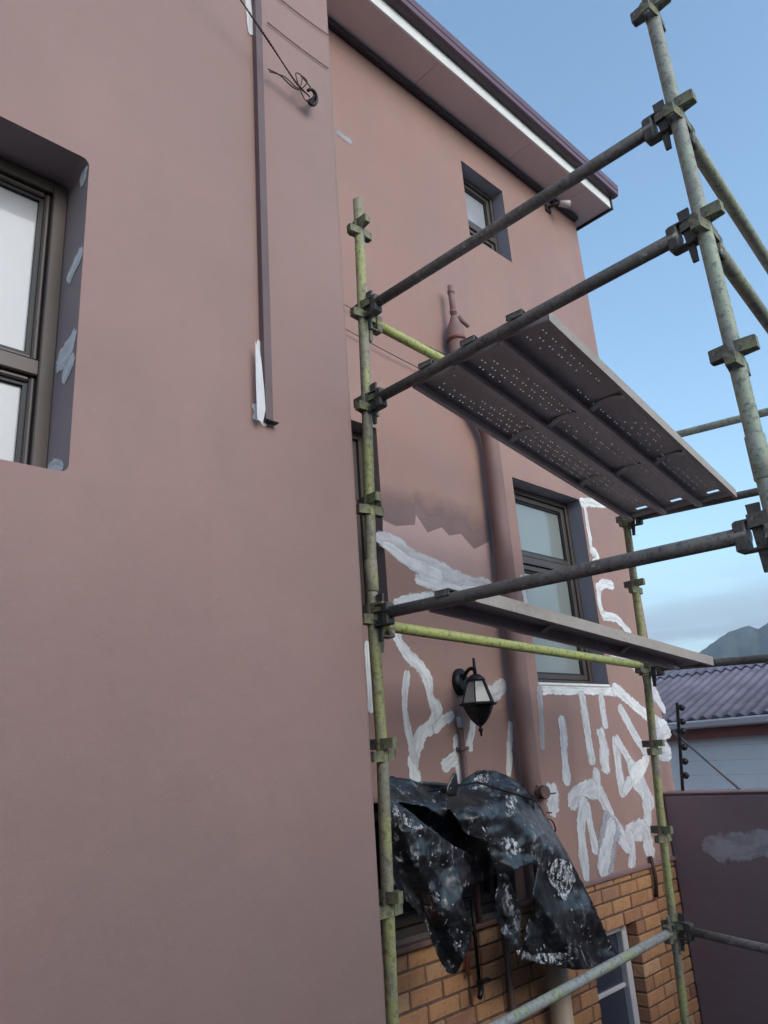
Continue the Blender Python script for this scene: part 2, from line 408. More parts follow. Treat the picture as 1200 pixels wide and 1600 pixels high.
# mountains: a ring of real ridges some kilometres off
def mountain():
    keys = [(-70,.06),(-40,.085),(-20,.12),(-5,.10),(5,.15),(12,.165),(16,.14),(18.3,.129),(18.97,.1225),(19.7,.127),(21.2,.1205),(22.85,.103),(24.5,.082),(27,.062),(33,.05),(45,.06),(70,.05)]
    az = np.array([k[0] for k in keys]); hh = np.array([k[1] for k in keys])
    na, nr = 520, 36
    A = np.linspace(-70, 70, na); base = np.interp(A, az, hh)
    ph = rng.rand(40)*6.28
    fine = sum(np.sin(A*f+ph[i])*a for i, (f, a) in enumerate(((2.1,.0010),(4.7,.0006),(9.3,.0004),(17,.0002))))
    base = base + fine
    v = []; f = []
    for i in range(na):
        a = R_(A[i])
        for j in range(nr):
            t = j/(nr-1)
            r = 2300 + 1900*t
            prof = max(0, 1-abs(t-.62)/.62)**1.15 if t < .62 else max(0, 1-(t-.62)/.42)
            gul = 1 + (.10*math.sin(A[i]*1.9+3*t+ph[9]) + .07*math.sin(A[i]*4.3-5*t+ph[10]) + .05*math.sin(A[i]*9.1+7*t+ph[11]))*(1-prof)*1.6
            z = base[i]*(2300+1900*.62)*prof*gul + CAMZ*0
            v.append((r*math.cos(a), r*math.sin(a), z-2))
    for i in range(na-1):
        for j in range(nr-1):
            f.append((i*nr+j, (i+1)*nr+j, (i+1)*nr+j+1, i*nr+j+1))
    mt, nt, b = material('mountain_scrub_rock')
    n1 = noise(nt, .012, 7, .65); n2 = noise(nt, .05, 5, .6, stretch=(1,1,.3))
    c = ramp(nt, n1, ((.35, (.035, .05, .04)), (.6, (.075, .085, .075)), (.75, (.14, .13, .125))))
    c = mix(nt, rng_(nt, n2, .5, .7, 0, .5), c, (.05, .06, .05))
    nt.links.new(c, b.inputs['Base Color']); b.inputs['Roughness'].default_value = .95
    mb = MB(); mb.v = v; mb.f = f; mb.sm = [True]*len(f)
    tag(mb.build('mountain', mt), kind='structure')
mountain()

# ================================================================== HOUSE
DN, DF = 2.12, 2.90          # face planes of the projecting block and of the set-back wall
house = empty('house', (2.0, 4.0, 0))
tag(house, 'two-storey mauve plastered house with face brick base and projecting left block', 'house')
def hpart(o): return rooted(o, house)

def plaster_face(mb, x0, x1, z0, z1, y, ops, depth, back=.3):
    xs = sorted({x0, x1, *[o[0] for o in ops], *[o[1] for o in ops]}); xs = [x for x in xs if x0 <= x <= x1]
    zs = sorted({z0, z1, *[o[2] for o in ops], *[o[3] for o in ops]}); zs = [z for z in zs if z0 <= z <= z1]
    for i in range(len(xs)-1):
        for j in range(len(zs)-1):
            cx, cz = (xs[i]+xs[i+1])/2, (zs[j]+zs[j+1])/2
            if any(o[0] < cx < o[1] and o[2] < cz < o[3] for o in ops): continue
            mb.add([(xs[i],y,zs[j]),(xs[i+1],y,zs[j]),(xs[i+1],y,zs[j+1]),(xs[i],y,zs[j+1])], [(0,1,2,3)])
def reveals(x0, x1, z0, z1, y, d, r=0.0, n=5):
    """lining of an opening with rounded corners"""
    pts = []
    if r <= 0: pts = [(x0,z0),(x1,z0),(x1,z1),(x0,z1)]
    else:
        for cx, cz, a0 in ((x1-r,z0+r,-90),(x1-r,z1-r,0),(x0+r,z1-r,90),(x0+r,z0+r,180)):
            for k in range(n+1):
                a = R_(a0+90*k/n); pts.append((cx+r*math.cos(a), cz+r*math.sin(a)))
    return pts
def opening(mb_face, mb_rev, x0, x1, z0, z1, y, d, r=0.0):
    pts = reveals(x0, x1, z0, z1, y, d, r)
    n = len(pts)
    e = .006       # softened arris
    ring = []
    cx, cz = (x0+x1)/2, (z0+z1)/2
    b = len(mb_rev.v)
    for (px, pz) in pts: mb_rev.v.append((px, y+e, pz))
    for (px, pz) in pts: mb_rev.v.append((px, y+d, pz))
    for k in range(n):
        k2 = (k+1) % n
        mb_rev.f.append((b+k, b+k2, b+n+k2, b+n+k)); mb_rev.sm.append(r > 0)
    # arris + corner fill on the face
    b = len(mb_face.v)
    for (px, pz) in pts: mb_face.v.append((px, y+e, pz))
    for (px, pz) in pts:
        mb_face.v.append((px+(e if px > cx else -e)*0, y, pz+(e if pz > cz else -e)*0))
    for k in range(n):
        k2 = (k+1) % n
        mb_face.f.append((b+n+k, b+n+k2, b+k2, b+k)); mb_face.sm.append(False)
    if r > 0:
        m_ = n//4
        for c, (qx, qz) in enumerate(((x1,z0),(x1,z1),(x0,z1),(x0,z0))):
            b2 = len(mb_face.v); mb_face.v.append((qx, y, qz))
            for k in range(m_-1):
                mb_face.f.append((b2, b+n+c*m_+k+1, b+n+c*m_+k)); mb_face.sm.append(False)

# ---- projecting block
CX = .943*DN                      # its right corner
NW = (-1.15, .388*DN, H(.411*DN), H(.958*DN))
WN = MB(); RN = MB()
plaster_face(WN, -6, CX-.025, 0, 10.5, DN, [NW], .25)
opening(WN, RN, *NW, DN, .22, r=.026)
arc = [(CX-.025+.025*math.sin(a), DN+.025-.025*math.cos(a)) for a in [R_(90)*k/6 for k in range(7)]]
b0 = len(WN.v)
for (x, y) in arc: WN.v += [(x, y, 0), (x, y, 10.5)]
for k in range(6): WN.f.append((b0+2*k, b0+2*k+2, b0+2*k+3, b0+2*k+1)); WN.sm.append(True)
WN.add([(CX, DN+.025, 0), (CX, DF+.2, 0), (CX, DF+.2, 10.5), (CX, DN+.025, 10.5)], [(0,1,2,3)])
WN.add([(-6, DN, 10.5), (CX, DN, 10.5), (CX, 9, 10.5), (-6, 9, 10.5)], [(0,1,2,3)])
wall_near = hpart(WN.build('wall', M['wall']))
tag(wall_near, 'flat mauve plaster wall of the projecting block')

def subpart(o, p):
    o.parent = p; o.matrix_parent_inverse = p.matrix_world.inverted() if False else Matrix(); return o
def child(o, p):
    o.parent = p; return o

def window(ops, y, d, transoms, pane_mat, fw=.055, sash=.045, label=None, gk=.012):
    """alum. window set back d in the opening: outer frame, sashes with panes"""
    x0, x1, z0, z1 = ops
    wy = y+d
    f = MB()
    for a, b in (((x0, z0), (x0+fw, z1)), ((x1-fw, z0), (x1, z1))):
        f.bbox((a[0], wy-.012, a[1]), (b[0], wy+.07, b[1]), .004)
    f.bbox((x0+fw, wy-.0105, z1-fw), (x1-fw, wy+.07, z1), .004); f.bbox((x0+fw, wy-.0105, z0), (x1-fw, wy+.07, z0+fw*.8), .004)
    lv = [z0+fw*.8] + list(transoms) + [z1-fw]
    for t in transoms: f.bbox((x0+fw, wy-.009, t-.028), (x1-fw, wy+.07, t+.028), .004)
    o = hpart(f.build('window', M['frame']))
    if label: o['label'] = label
    for k in range(len(lv)-1):
        a = lv[k] + (.028 if k > 0 else 0); b = lv[k+1] - (.028 if k < len(lv)-2 else 0)
        s = MB(); X0, X1 = x0+fw+.003, x1-fw-.003; a += .003; b -= .003
        s.bbox((X0, wy+.004, a), (X0+sash, wy+.05, b), .006); s.bbox((X1-sash, wy+.004, a), (X1, wy+.05, b), .006)
        s.bbox((X0+sash, wy+.0055, a), (X1-sash, wy+.05, a+sash), .006); s.bbox((X0+sash, wy+.0055, b-sash), (X1-sash, wy+.05, b), .006)
        child(s.build('sash', M['frame']), o)
        g = MB(); i = sash
        for q in ((X0+i, a+i, X0+i+gk, b-i), (X1-i-gk, a+i, X1-i, b-i), (X0+i+gk, a+i, X1-i-gk, a+i+.012), (X0+i+gk, b-i-.012, X1-i-gk, b-i)):
            g.box((q[0], wy+.02, q[1]), (q[2], wy+.045, q[3]))
        child(g.build('gasket', M['frame_dark']), o)
        p = MB(); p.box((X0+i-.003, wy+.034, a+i-.003), (X1-i+.003, wy+.040, b-i+.003))
        child(p.build('pane', pane_mat), o)
    return o
rv = hpart(RN.build('window_reveal', M['reveal']))
nwz = NW[2]; nwh = NW[3]-NW[2]
near_win = window(NW, DN, .182, [nwz+nwh*.355], M['pane_pale'], fw=.050, sash=.018, gk=.015, label='large dark-framed window with pale panes in the projecting block')

# ---- set-back wall
W2 = (1.468*DF, 1.778*DF, H(.143*DF), H(.640*DF))
W1 = (1.416*DF, 1.606*DF, H(1.330*DF), H(1.582*DF))
W3 = (.55*DF, 1.006*DF, H(.245*DF), H(.647*DF))
W4 = (2.60, 3.78, H(-.845), H(-.20))                      # dark opening behind the plastic sheet
DOOR = (4.47, 5.035, 0, H(-1.126))
FX = 2.04*DF; EZ = H(1.705*DF); BT = H(-.812)
WB = MB()
plaster_face(WB, 0, FX-.02, BT, EZ+.1, DF, [W1, W2, W3, W4], .2)
for o_ in (W1, W2, W3, W4):
    RB = MB(); opening(WB, RB, *o_, DF, .2); hpart(RB.build('window_reveal', M['reveal_primed' if o_ in (W1, W2) else 'reveal']))
arc = [(FX-.02+.02*math.sin(a), DF+.02-.02*math.cos(a)) for a in [R_(90)*k/5 for k in range(6)]]
b0 = len(WB.v)
for (x, y) in arc: WB.v += [(x, y, BT), (x, y, EZ+.1)]
for k in range(5): WB.f.append((b0+2*k, b0+2*k+2, b0+2*k+3, b0+2*k+1)); WB.sm.append(True)
WB.add([(FX, DF+.02, 0), (FX, 9, 0), (FX, 9, EZ+.1), (FX, DF+.02, EZ+.1)], [(0,1,2,3)])
wall_far = hpart(WB.build('wall', M['wall_back']))
tag(wall_far, 'plaster wall with white filler strokes round the windows')
h2 = W2[3]-W2[2]
window(W2, DF, .13, [W2[2]+h2*.615], M['pane_back'], fw=.045, sash=.04, label='two-pane window above the wall lantern level')
window(W1, DF, .12, [W1[2]+(W1[3]-W1[2])*.36], M['pane_pale'], fw=.04, sash=.035, label='small high window under the eave')
window(W3, DF, .12, [W3[2]+(W3[3]-W3[2])*.6], M['pane_dark'], fw=.05, sash=.04, label='narrow dark window beside the projecting corner')
window(W4, DF, .10, [], M['pane_dark'], fw=.05, sash=.045, label='dark window behind the plastic sheet')

# interior block-outs so that openings are not see-through
# ---- brick base
bp = MB()
BX1 = 5.70
yb = DF+.008
SILL = H(-.868)
bp.box((CX-.3, yb, 0), (DOOR[0]-.006, yb+.3, SILL-.002))
bp.box((W4[1]-.08, yb, SILL-.002), (DOOR[0]-.006, yb+.3, BT))
bp.box((DOOR[0]-.006, yb, DOOR[3]+.008), (DOOR[1]+.006, yb+.3, BT)); bp.box((DOOR[1]+.006, yb, 0), (FX-.004, yb+.3, BT))
base_w = hpart(bp.build('brick_base', M['mortar']))
def brick_mesh(l, h, d, seed):
    r = random.Random(seed); mb = MB(); mb.bbox((0, 0, 0), (l, d, h), .005)
    mb.v = [(x+r.uniform(-.0015,.0015), y+r.uniform(-.002,.001), z+r.uniform(-.0015,.0015)) for x, y, z in mb.v]
    me = mb.mesh('brick'); me.materials.append(M['brick']); return me
BM = {}
def brick(x0, x1, z0, h, y=DF, d=.10):
    l = round(x1-x0, 3)
    if l < .02: return
    key = (l, round(h, 3), round(d, 3), random.randrange(4))
    if key not in BM: BM[key] = brick_mesh(l, h, d, hash(key) & 0xffff)
    o = bpy.data.objects.new('brick', BM[key]); COL.objects.link(o); o.parent = base_w
    o.location = (x0, y+random.uniform(-.002, .003), z0)
    o.rotation_euler = (random.uniform(-.006,.006), random.uniform(-.004,.004), random.uniform(-.006,.006))
PB, PH, JT = .232, .083, .011
def course(zt, h, xa, xb, off):
    x = xa - off
    while x < xb:
        a, b = max(x, xa), min(x+PB-JT, xb)
        if b-a > .03: brick(a, b, zt-h, h)
        x += PB
zt = BT-.028; k = 0
course(zt, .034, W4[1]-.05, BX1, .06); zt -= .045
ztop = zt
while zt > H(-2.05):
    h = PH-JT; off = (.116 if k % 2 else 0) + .02
    segs = []
    if zt-h > DOOR[3]-.02: segs = [(CX-.02, BX1)]
    else: segs = [(CX-.02, DOOR[0]), (DOOR[1], BX1)]
    for a, b in segs:
        if zt > SILL-.005: a = max(a, W4[1]-.05)
        if a > 5: course(zt, h, a, b, .118 if k % 2 else 0)
        else:
            if b > 3.35+.4 and a < 3.3 and zt > H(-1.16):     # toothed pilaster of half bricks under the sill end
                course(zt, h, a, 3.30, off); brick(3.31, 3.40, zt-h, h, DF-.012); brick(3.412, 3.56, zt-h, h, DF-.012); course(zt, h, 3.571, b, (off+.05) % PB)
            else: course(zt, h, a, b, off)
    zt -= PH; k += 1
# sill slab and plaster nosing above the bricks
sb = MB(); sb.bbox((CX-.02, DF-.045, SILL-.004), (W4[1]-.06, DF+.12, SILL+.022), .006)
hpart(sb.build('window_sill', simple('clay_sill', (.17, .095, .075), .7, 0, .2, 12, .2)))
nb = MB(); nb.bbox((W4[1]-.05, DF-.022, BT-.026), (FX-.01, DF+.02, BT+.002), .006)
hpart(nb.build('plaster_nosing', M['pipe']))
sw = MB(); sw.bbox((W2[0]-.01, DF-.010, W2[2]-.022), (W2[1]+.0, DF+.13, W2[2]-.002), .006)
hpart(sw.build('window_sill', M['white']))
# door in the brick base
dr = MB(); dr.bbox((DOOR[0], DF+.12, .0), (DOOR[1], DF+.16, DOOR[3]), .004)
door = hpart(dr.build('door', M['pane_blue']))
df = MB(); df.bbox((DOOR[1]-.075, DF+.075, 0), (DOOR[1]-.012, DF+.13, DOOR[3]-.002), .006); df.bbox((DOOR[0], DF+.078, DOOR[3]-.05), (DOOR[1]-.08, DF+.13, DOOR[3]-.004), .006)
child(df.build('door_frame', M['door_white']), door)
db = MB(); db.bbox((DOOR[0]+.02, DF+.10, H(-1.50)), (DOOR[1]-.08, DF+.122, H(-1.475)), .004)
child(db.build('glazing_bar', M['door_white']), door)

# ---- eave: soffit panels, white fascia edge, cornice, gutter, roof
SZ = EZ + .0
roofp = MB()
roofp.add([(CX, 2.53, SZ+.24), (FX+.13, 2.53, SZ+.24), (FX+.13, 7.0, SZ+2.3), (CX, 7.0, SZ+2.3)], [(0,1,2,3)])
roofp.add([(CX, 2.53, SZ+.21), (FX+.13, 2.53, SZ+.21), (FX+.13, 7.0, SZ+2.25), (CX, 7.0, SZ+2.25)], [(3,2,1,0)])
roofp.add([(CX, 2.53, SZ+.21), (FX+.13, 2.53, SZ+.21), (FX+.13, 2.53, SZ+.24), (CX, 2.53, SZ+.24)], [(0,1,2,3)])
roofp.add([(FX+.13, 2.53, SZ+.21), (FX+.13, 7.0, SZ+2.25), (FX+.13, 7.0, SZ+2.3), (FX+.13, 2.53, SZ+.24)], [(0,1,2,3)])
roof = hpart(roofp.build('roof', M['rooftile']))
jx = [CX, 3.55, W((815,235), z=4.94).x, W((912,298), z=4.94).x, FX+.115]
for a, b in zip(jx[:-1], jx[1:]):
    sp_ = MB(); sp_.bbox((a+.002, 2.599, SZ), (b-.002, DF+.1 if b < FX else 3.6, SZ+.012), .002)
    child(sp_.build('soffit_panel', M['soffit']), roof)
fb = MB(); fb.bbox((CX, 2.575, SZ-.004), (FX+.118, 2.597, SZ+.23), .003)
child(fb.build('fascia_board', M['white']), roof)
ge = MB(); ge.bbox((FX+.119, 2.56, SZ-.02), (FX+.140, 3.6, SZ+.16), .003); child(ge.build('barge_board', M['gutter_dark']), roof)
cn = MB(); cn.bbox((CX, DF-.052, SZ-.050), (FX-.03, DF-.001, SZ-.001), .012); child(cn.build('cornice', M['dark_trim']), roof)
gp = [(2.573, .13), (2.573, .122), (2.562, .112), (2.516, .112), (2.499, .122), (2.496, .165), (2.490, .172), (2.488, .232), (2.500, .235)]
gm = MB(); n_ = len(gp)
for x in (CX, FX+.165): gm.v += [(x, y, SZ+z) for y, z in gp]
for i in range(n_-1): gm.f.append((i, i+1, n_+i+1, n_+i)); gm.sm.append(False)
gm.f.append(tuple(range(n_, 2*n_))); gm.sm.append(False)
gut = child(gm.build('gutter', M['gutter']), roof)
gl = MB(); gl.bbox((CX, 2.518, SZ+.108), (FX+.11, 2.573, SZ+.1105), .0005); child(gl.build('gutter_underside', M['gutter_dark']), roof)
el = MB(); el.path([(FX+.05, 3.0, SZ-.0), (FX+.05, 3.0, SZ-.10), (FX+.045, 3.02, SZ-.14), (FX+.04, 3.05, SZ-.2)], .035, 12); child(el.build('downpipe_elbow', M['gutter_dark']), roof)

# ================================================================== paint strokes on walls
def catmull(p, n=6):
    p = [np.array(q, float) for q in p]
    if len(p) == 2: return [p[0]+(p[1]-p[0])*t for t in np.linspace(0, 1, max(4, n))]
    P = [2*p[0]-p[1]] + p + [2*p[-1]-p[-2]]; out = []
    for i in range(1, len(P)-2):
        for t in np.linspace(0, 1, n, endpoint=False):
            a, b, c, d = P[i-1], P[i], P[i+1], P[i+2]
            out.append(.5*((2*b)+(c-a)*t+(2*a-5*b+4*c-d)*t*t+(3*b-3*c+d-a)*t**3))
    out.append(p[-1]); return out
lift = [0]
def stroke(pts, w, mat, plane, parent, name='filler_stroke', axis='y'):
    """brush mark lying on a wall plane, width w in metres"""
    lift[0] += 1
    off = .0010 + .00004*lift[0]
    if axis == 'y': P3 = [W(tuple(p), y=plane-off) for p in pts]; to2 = lambda p: (p.x, p.z); to3 = lambda a: (a[0], plane-off, a[1])
    else: P3 = [W(tuple(p), x=plane-off) for p in pts]; to2 = lambda p: (p.y, p.z); to3 = lambda a: (plane-off, a[0], a[1])
    c = catmull([to2(p) for p in P3], 7); n = len(c)
    v = []; f = []; uvs = []; ends = []
    sm_ = lambda q: np.convolve(np.pad(q, 2, mode='edge'), np.ones(5)/5, 'valid')
    nz1 = sm_(rng.rand(n)*1.1-.55); nz2 = sm_(rng.rand(n)*1.1-.55)
    t0 = c[0]-c[1]; t0 = t0/np.linalg.norm(t0); t1 = c[-1]-c[-2]; t1 = t1/np.linalg.norm(t1)
    c = [c[0]+t0*w*k for k in (.40, .30, .20, .10)] + list(c) + [c[-1]+t1*w*k for k in (.10, .20, .30, .40)]; n += 8
    nz1 = np.pad(nz1, 4, mode='edge'); nz2 = np.pad(nz2, 4, mode='edge')
    L_ = [0.]
    for i in range(1, n): L_.append(L_[-1]+float(np.linalg.norm(c[i]-c[i-1])))
    for i in range(n):
        t = c[min(i+1, n-1)]-c[max(i-1, 0)]; t = t/(np.linalg.norm(t)+1e-9); nn = np.array([-t[1], t[0]])
        ww = w*.70
        v += [to3(c[i]+nn*ww*(1+nz1[i])), to3(c[i]), to3(c[i]-nn*ww*(1+nz2[i]))]
        uvs += [(L_[i], 0.), (L_[i], .5), (L_[i], 1.)]
        ed = min(L_[i], L_[-1]-L_[i])/(w*.85)
        ends += [(ed, 0.)]*3
    for i in range(n-1):
        f += [(3*i, 3*i+1, 3*i+4, 3*i+3), (3*i+1, 3*i+2, 3*i+5, 3*i+4)]
    me = bpy.data.meshes.new(name); me.from_pydata(v, [], f)
    ul = me.uv_layers.new(name='UVMap'); u2 = me.uv_layers.new(name='Ends')
    for lp in me.loops: ul.data[lp.index].uv = uvs[lp.vertex_index]; u2.data[lp.index].uv = ends[lp.vertex_index]
    o = link(name, me, mat)
    o.parent = parent
    return o
SW, SG, SF = M['stroke_white'], M['stroke_grey'], M['stroke_faint']
far_strokes = [
 ([(592,842),(625,858),(660,880),(705,903),(745,917),(775,925)], .125, SG), ([(600,850),(640,876),(690,902)], .07, SW), ([(650,905),(700,918),(765,928)], .06, SW),
 ([(617,944),(650,938),(690,936),(718,928)], .07, SW),
 ([(618,985),(632,1018),(655,1038),(668,1062),(672,1088),(682,1110),(678,1130),(660,1145),(650,1175),(645,1200),(650,1222)], .075, SW),
 ([(637,1050),(632,1090),(636,1130),(644,1170),(650,1190)], .045, SG), ([(678,1140),(692,1126),(707,1116)], .055, SW),
 ([(762,1088),(775,1080),(787,1066)], .095, SG), ([(741,1118),(738,1140),(733,1172)], .055, SW),
 ([(713,1150),(716,1190),(721,1232)], .055, SW), ([(694,1202),(704,1190),(714,1182)], .065, SW),
 ([(797,1128),(796,1165),(794,1212)], .055, SW), ([(573,1003),(576,1050),(580,1112)], .035, SW),
 ([(842,1078),(880,1077),(920,1078),(962,1080)], .062, SW), ([(843,1072),(845,1110),(848,1170)], .060, SF),
 ([(879,1122),(882,1172),(886,1224)], .085, SG), ([(909,1083),(917,1137),(926,1192)], .08, SG), ([(939,1086),(942,1110),(946,1136)], .07, SG),
 ([(940,1141),(943,1170),(947,1204)], .105, SG), ([(958,1074),(985,1096),(1010,1118),(1042,1137)], .085, SW),
 ([(968,1104),(985,1135),(1012,1180)], .075, SG), ([(961,1154),(965,1195),(973,1242)], .085, SG), ([(962,1154),(980,1182),(991,1206),(975,1240)], .07, SG),
 ([(984,1192),(998,1220),(1018,1258)], .13, SG), ([(1012,1186),(1000,1200),(990,1216)], .11, SW),
 ([(1021,1122),(1028,1150),(1041,1178)], .10, SG), ([(1022,1148),(1046,1143)], .10, SG), ([(1024,1177),(1046,1172)], .12, SG), ([(1013,1062),(1024,1085),(1038,1112)], .09, SG),
 ([(1010,1250),(1012,1275),(1009,1296)], .10, SG), ([(982,1306),(1000,1296),(1010,1305),(1016,1336)], .13, SG), ([(986,1302),(988,1330),(988,1356)], .085, SG),
 ([(930,1204),(937,1238),(953,1273),(968,1300),(983,1328)], .095, SG), ([(892,1258),(902,1240),(930,1230)], .12, SG), ([(914,1250),(908,1292),(911,1330),(916,1372)], .095, SG),
 ([(917,1256),(924,1296),(932,1332)], .07, SG), ([(957,1284),(949,1320),(943,1366)], .20, SF), ([(956,1284),(950,1320),(941,1364)], .12, SG), ([(861,1230),(864,1250),(864,1270)], .13, SG),
 ([(908,786),(925,784),(948,787)], .075, SW), ([(913,788),(919,825),(925,865)], .042, SW), ([(924,858),(932,870),(928,884)], .08, SW), ([(932,918),(945,914),(958,916)], .075, SW),
 ([(935,922),(938,945),(944,968)], .06, SW), ([(942,962),(962,966),(985,990)], .07, SW), ([(815,900),(819,925),(823,946)], .05, SG), ([(955,1030),(975,1030),(1000,1050)], .07, SG),
 ([(526,205),(536,214),(548,220)], .045, SF),
]
for p, w, mt in far_strokes:
    stroke(p, w, mt, DF, wall_far)
# zigzag lower edge of the fresh roller coat
zig = [(598,812),(618,822),(648,820),(650,804),(668,832),(690,824),(702,837),(720,834),(741,858),(764,846),(768,916),(740,912),(690,890),(640,862),(598,842)]
zv = [W(p, y=DF-.0006) for p in zig]
zc = sum(zv, Vector())/len(zv)
zm = MB(); zm.v = [tuple(p) for p in zv]; zm.f = [tuple(range(len(zv)))]; zm.sm = [False]
zo = zm.build('first_coat_patch', simple('first_coat', (.46, .305, .285), .7, 0, .04, 3)); zo.parent = wall_far

def coat_shade_mat():  # fresh darker coat with the deck's soft shadow painted in, fading upward
    mt, nt, b = material('coat_with_deck_shade')
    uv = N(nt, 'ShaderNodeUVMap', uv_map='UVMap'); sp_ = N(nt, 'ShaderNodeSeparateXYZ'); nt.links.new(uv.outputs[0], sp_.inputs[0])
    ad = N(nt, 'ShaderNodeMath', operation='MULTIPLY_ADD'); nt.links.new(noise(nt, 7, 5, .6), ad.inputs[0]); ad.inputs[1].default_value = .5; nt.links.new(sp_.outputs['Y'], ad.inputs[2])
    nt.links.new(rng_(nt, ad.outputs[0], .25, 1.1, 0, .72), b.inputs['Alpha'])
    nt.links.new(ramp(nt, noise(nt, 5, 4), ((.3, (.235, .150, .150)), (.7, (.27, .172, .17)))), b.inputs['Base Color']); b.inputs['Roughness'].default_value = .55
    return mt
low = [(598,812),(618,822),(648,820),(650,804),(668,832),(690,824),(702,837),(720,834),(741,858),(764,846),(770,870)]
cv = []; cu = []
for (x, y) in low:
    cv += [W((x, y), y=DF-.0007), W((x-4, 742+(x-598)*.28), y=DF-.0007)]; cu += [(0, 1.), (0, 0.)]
me = bpy.data.meshes.new('fresh_coat_shade'); me.from_pydata([tuple(v) for v in cv], [], [(2*i, 2*i+2, 2*i+3, 2*i+1) for i in range(len(low)-1)])
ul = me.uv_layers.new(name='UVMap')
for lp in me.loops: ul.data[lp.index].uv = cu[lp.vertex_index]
link('fresh_coat_shade', me, coat_shade_mat(), wall_far)
# filler on the projecting block
stroke([(120,388),(112,415),(106,440)], .03, SF, DN+.1, wall_near) if False else None
for p, w, mt in [([(406,535),(408,580),(410,620),(411,662)], .035, SW), ([(398,632),(402,645),(400,655)], .03, SG), ([(388,-10),(390,20),(391,52)], .028, SG)]:
    stroke(p, w, mt, DN-.002, wall_near)
# smears on the right-hand reveal of the large window (plane x = const)
XR = NW[1]
for p, w in (([(127,392),(117,414),(106,436)], .030), ([(116,520),(106,545),(91,571)], .042), ([(113,556),(106,575),(99,594)], .034), ([(133,262),(131,274),(128,288)], .030), ([(76,731),(86,727),(97,731)], .022)):
    stroke(p, w*1.7, SG, XR, wall_near, 'filler_smear', axis='x')

# ================================================================== fittings on the projecting block
tr = empty('cable_trunking', (W((405,330), y=DN).x, DN, H(1.5)))
tag(tr, 'dark cut-off steel trunking running down the mauve projecting wall', 'trunking')
a_, b_ = W((394,-60), y=DN), W((414,660), y=DN)
xm = (a_.x+b_.x)/2
sq = MB(); s_ = .017; y0, y1 = DN-.030, DN-.0005
T0, T1 = Vector((a_.x, 0, a_.z+1.2)), Vector((b_.x, 0, b_.z))
def sqtube(mb, t):
    ring = [(-s_, y0), (s_, y0), (s_, y1), (-s_, y1)]; ri = [(-s_+t, y0+t), (s_-t, y0+t), (s_-t, y1-t), (-s_+t, y1-t)]
    for rr, flip in ((ring, 0), (ri, 1)):
        b = len(mb.v)
        for T in (T0, T1): mb.v += [(T.x+x, y, T.z) for x, y in rr]
        for k in range(4):
            q = (b+k, b+(k+1) % 4, b+4+(k+1) % 4, b+4+k); mb.f.append(q if flip else q[::-1]); mb.sm.append(False)
    for k in range(4):
        k2 = (k+1) % 4; mb.f.append((4+k, 4+k2, 12+k2, 12+k)); mb.sm.append(False)
sqtube(sq, .003)
rooted(sq.build('channel', M['conduit_dark']), tr)
lp_ = MB(); lp_.bbox((T1.x-.004, DN-.034, T1.z-.006), (T1.x+.042, DN-.004, T1.z-.001), .0015); rooted(lp_.build('torn_lip', M['black']), tr)
fl_ = MB(); fl_.bbox((T1.x-s_-.003, DN-.031, T1.z+.0), (T1.x-s_-.0005, DN-.004, T1.z+.38), .001); rooted(fl_.build('filler', M['stroke_white']), tr) if False else None
# filler smeared on the trunking face
def face_strip(px_poly, y, mat, parent, name):
    vs_ = [W(p, y=y) for p in px_poly]
    mb = MB(); mb.v = [tuple(v) for v in vs_]; mb.f = [tuple(range(len(vs_)))]; mb.sm = [False]
    me = mb.mesh(name); ul = me.uv_layers.new(name='UVMap'); u2 = me.uv_layers.new(name='Ends')
    for lp in me.loops: ul.data[lp.index].uv = (.5, .44); u2.data[lp.index].uv = (1, 0)
    o = link(name, me, mat); rooted(o, parent)
face_strip([(399,533),(404,545),(408,560),(413,610),(415,640),(411,661),(402,655),(400,600)], DN-.0312, SG, tr, 'filler')

# hook with twisted cable
hk = empty('wall_hook', W((484,165), y=DN)); tag(hk, 'black iron eye hook in the mauve wall beside the block corner', 'hook')
hp = W((484,163), y=DN)
hc = W((487,152), y=DN-.06)
mb = MB(); mb.path([hp+Vector((0,.01,0)), hp+Vector((0,-.03,.0)), hp+Vector((.0,-.05,.004))], .007, 10)
ringp = [hc + Vector((.030*math.cos(a), -.01*math.sin(a), .034*math.sin(a))) for a in np.linspace(R_(-110), R_(150), 16)]
mb.path([hp+Vector((.0,-.05,.004))] + ringp, .0075, 8)
rooted(mb.build('eye_bolt', M['black']), hk)
cb = empty('tie_cable', hc); tag(cb, 'twisted rusty wire cable tied to the wall hook', 'cable')
def twist(pts, r, off, mat, name, parent, turns=14):
    c = catmull([tuple(p) for p in pts], 14); n = len(c)
    for ph in (0, math.pi):
        mb = MB(); q = []
        for i, p in enumerate(c):
            t = np.array(c[min(i+1, n-1)])-np.array(c[max(i-1, 0)]); t /= np.linalg.norm(t)
            a = np.cross(t, [0, 1, 0]); a /= np.linalg.norm(a); b = np.cross(t, a)
            w = ph + 2*math.pi*turns*i/n
            q.append(Vector(p+off*(a*math.cos(w)+b*math.sin(w))))
        mb.path(q, r, 6); rooted(mb.build(name, mat), parent)
top = W((372,-6), y=DN-.14)
twist([top+(top-W((440,95), y=DN-.09))*1.5, top, W((420,65), y=DN-.11), W((462,128), y=DN-.075), hc+Vector((-.012,0,-.005))], .0032, .0032, M['rust'], 'strand', cb, 30)
mb = MB(); mb.path([Vector(p) for p in catmull([tuple(W(p, y=DN-.05)) for p in ((419,108),(438,118),(455,134),(468,140),(480,128),(470,118),(484,135),(490,150),(478,158))], 6)], .0032, 6); rooted(mb.build('wire_tail', M['rust']), cb)
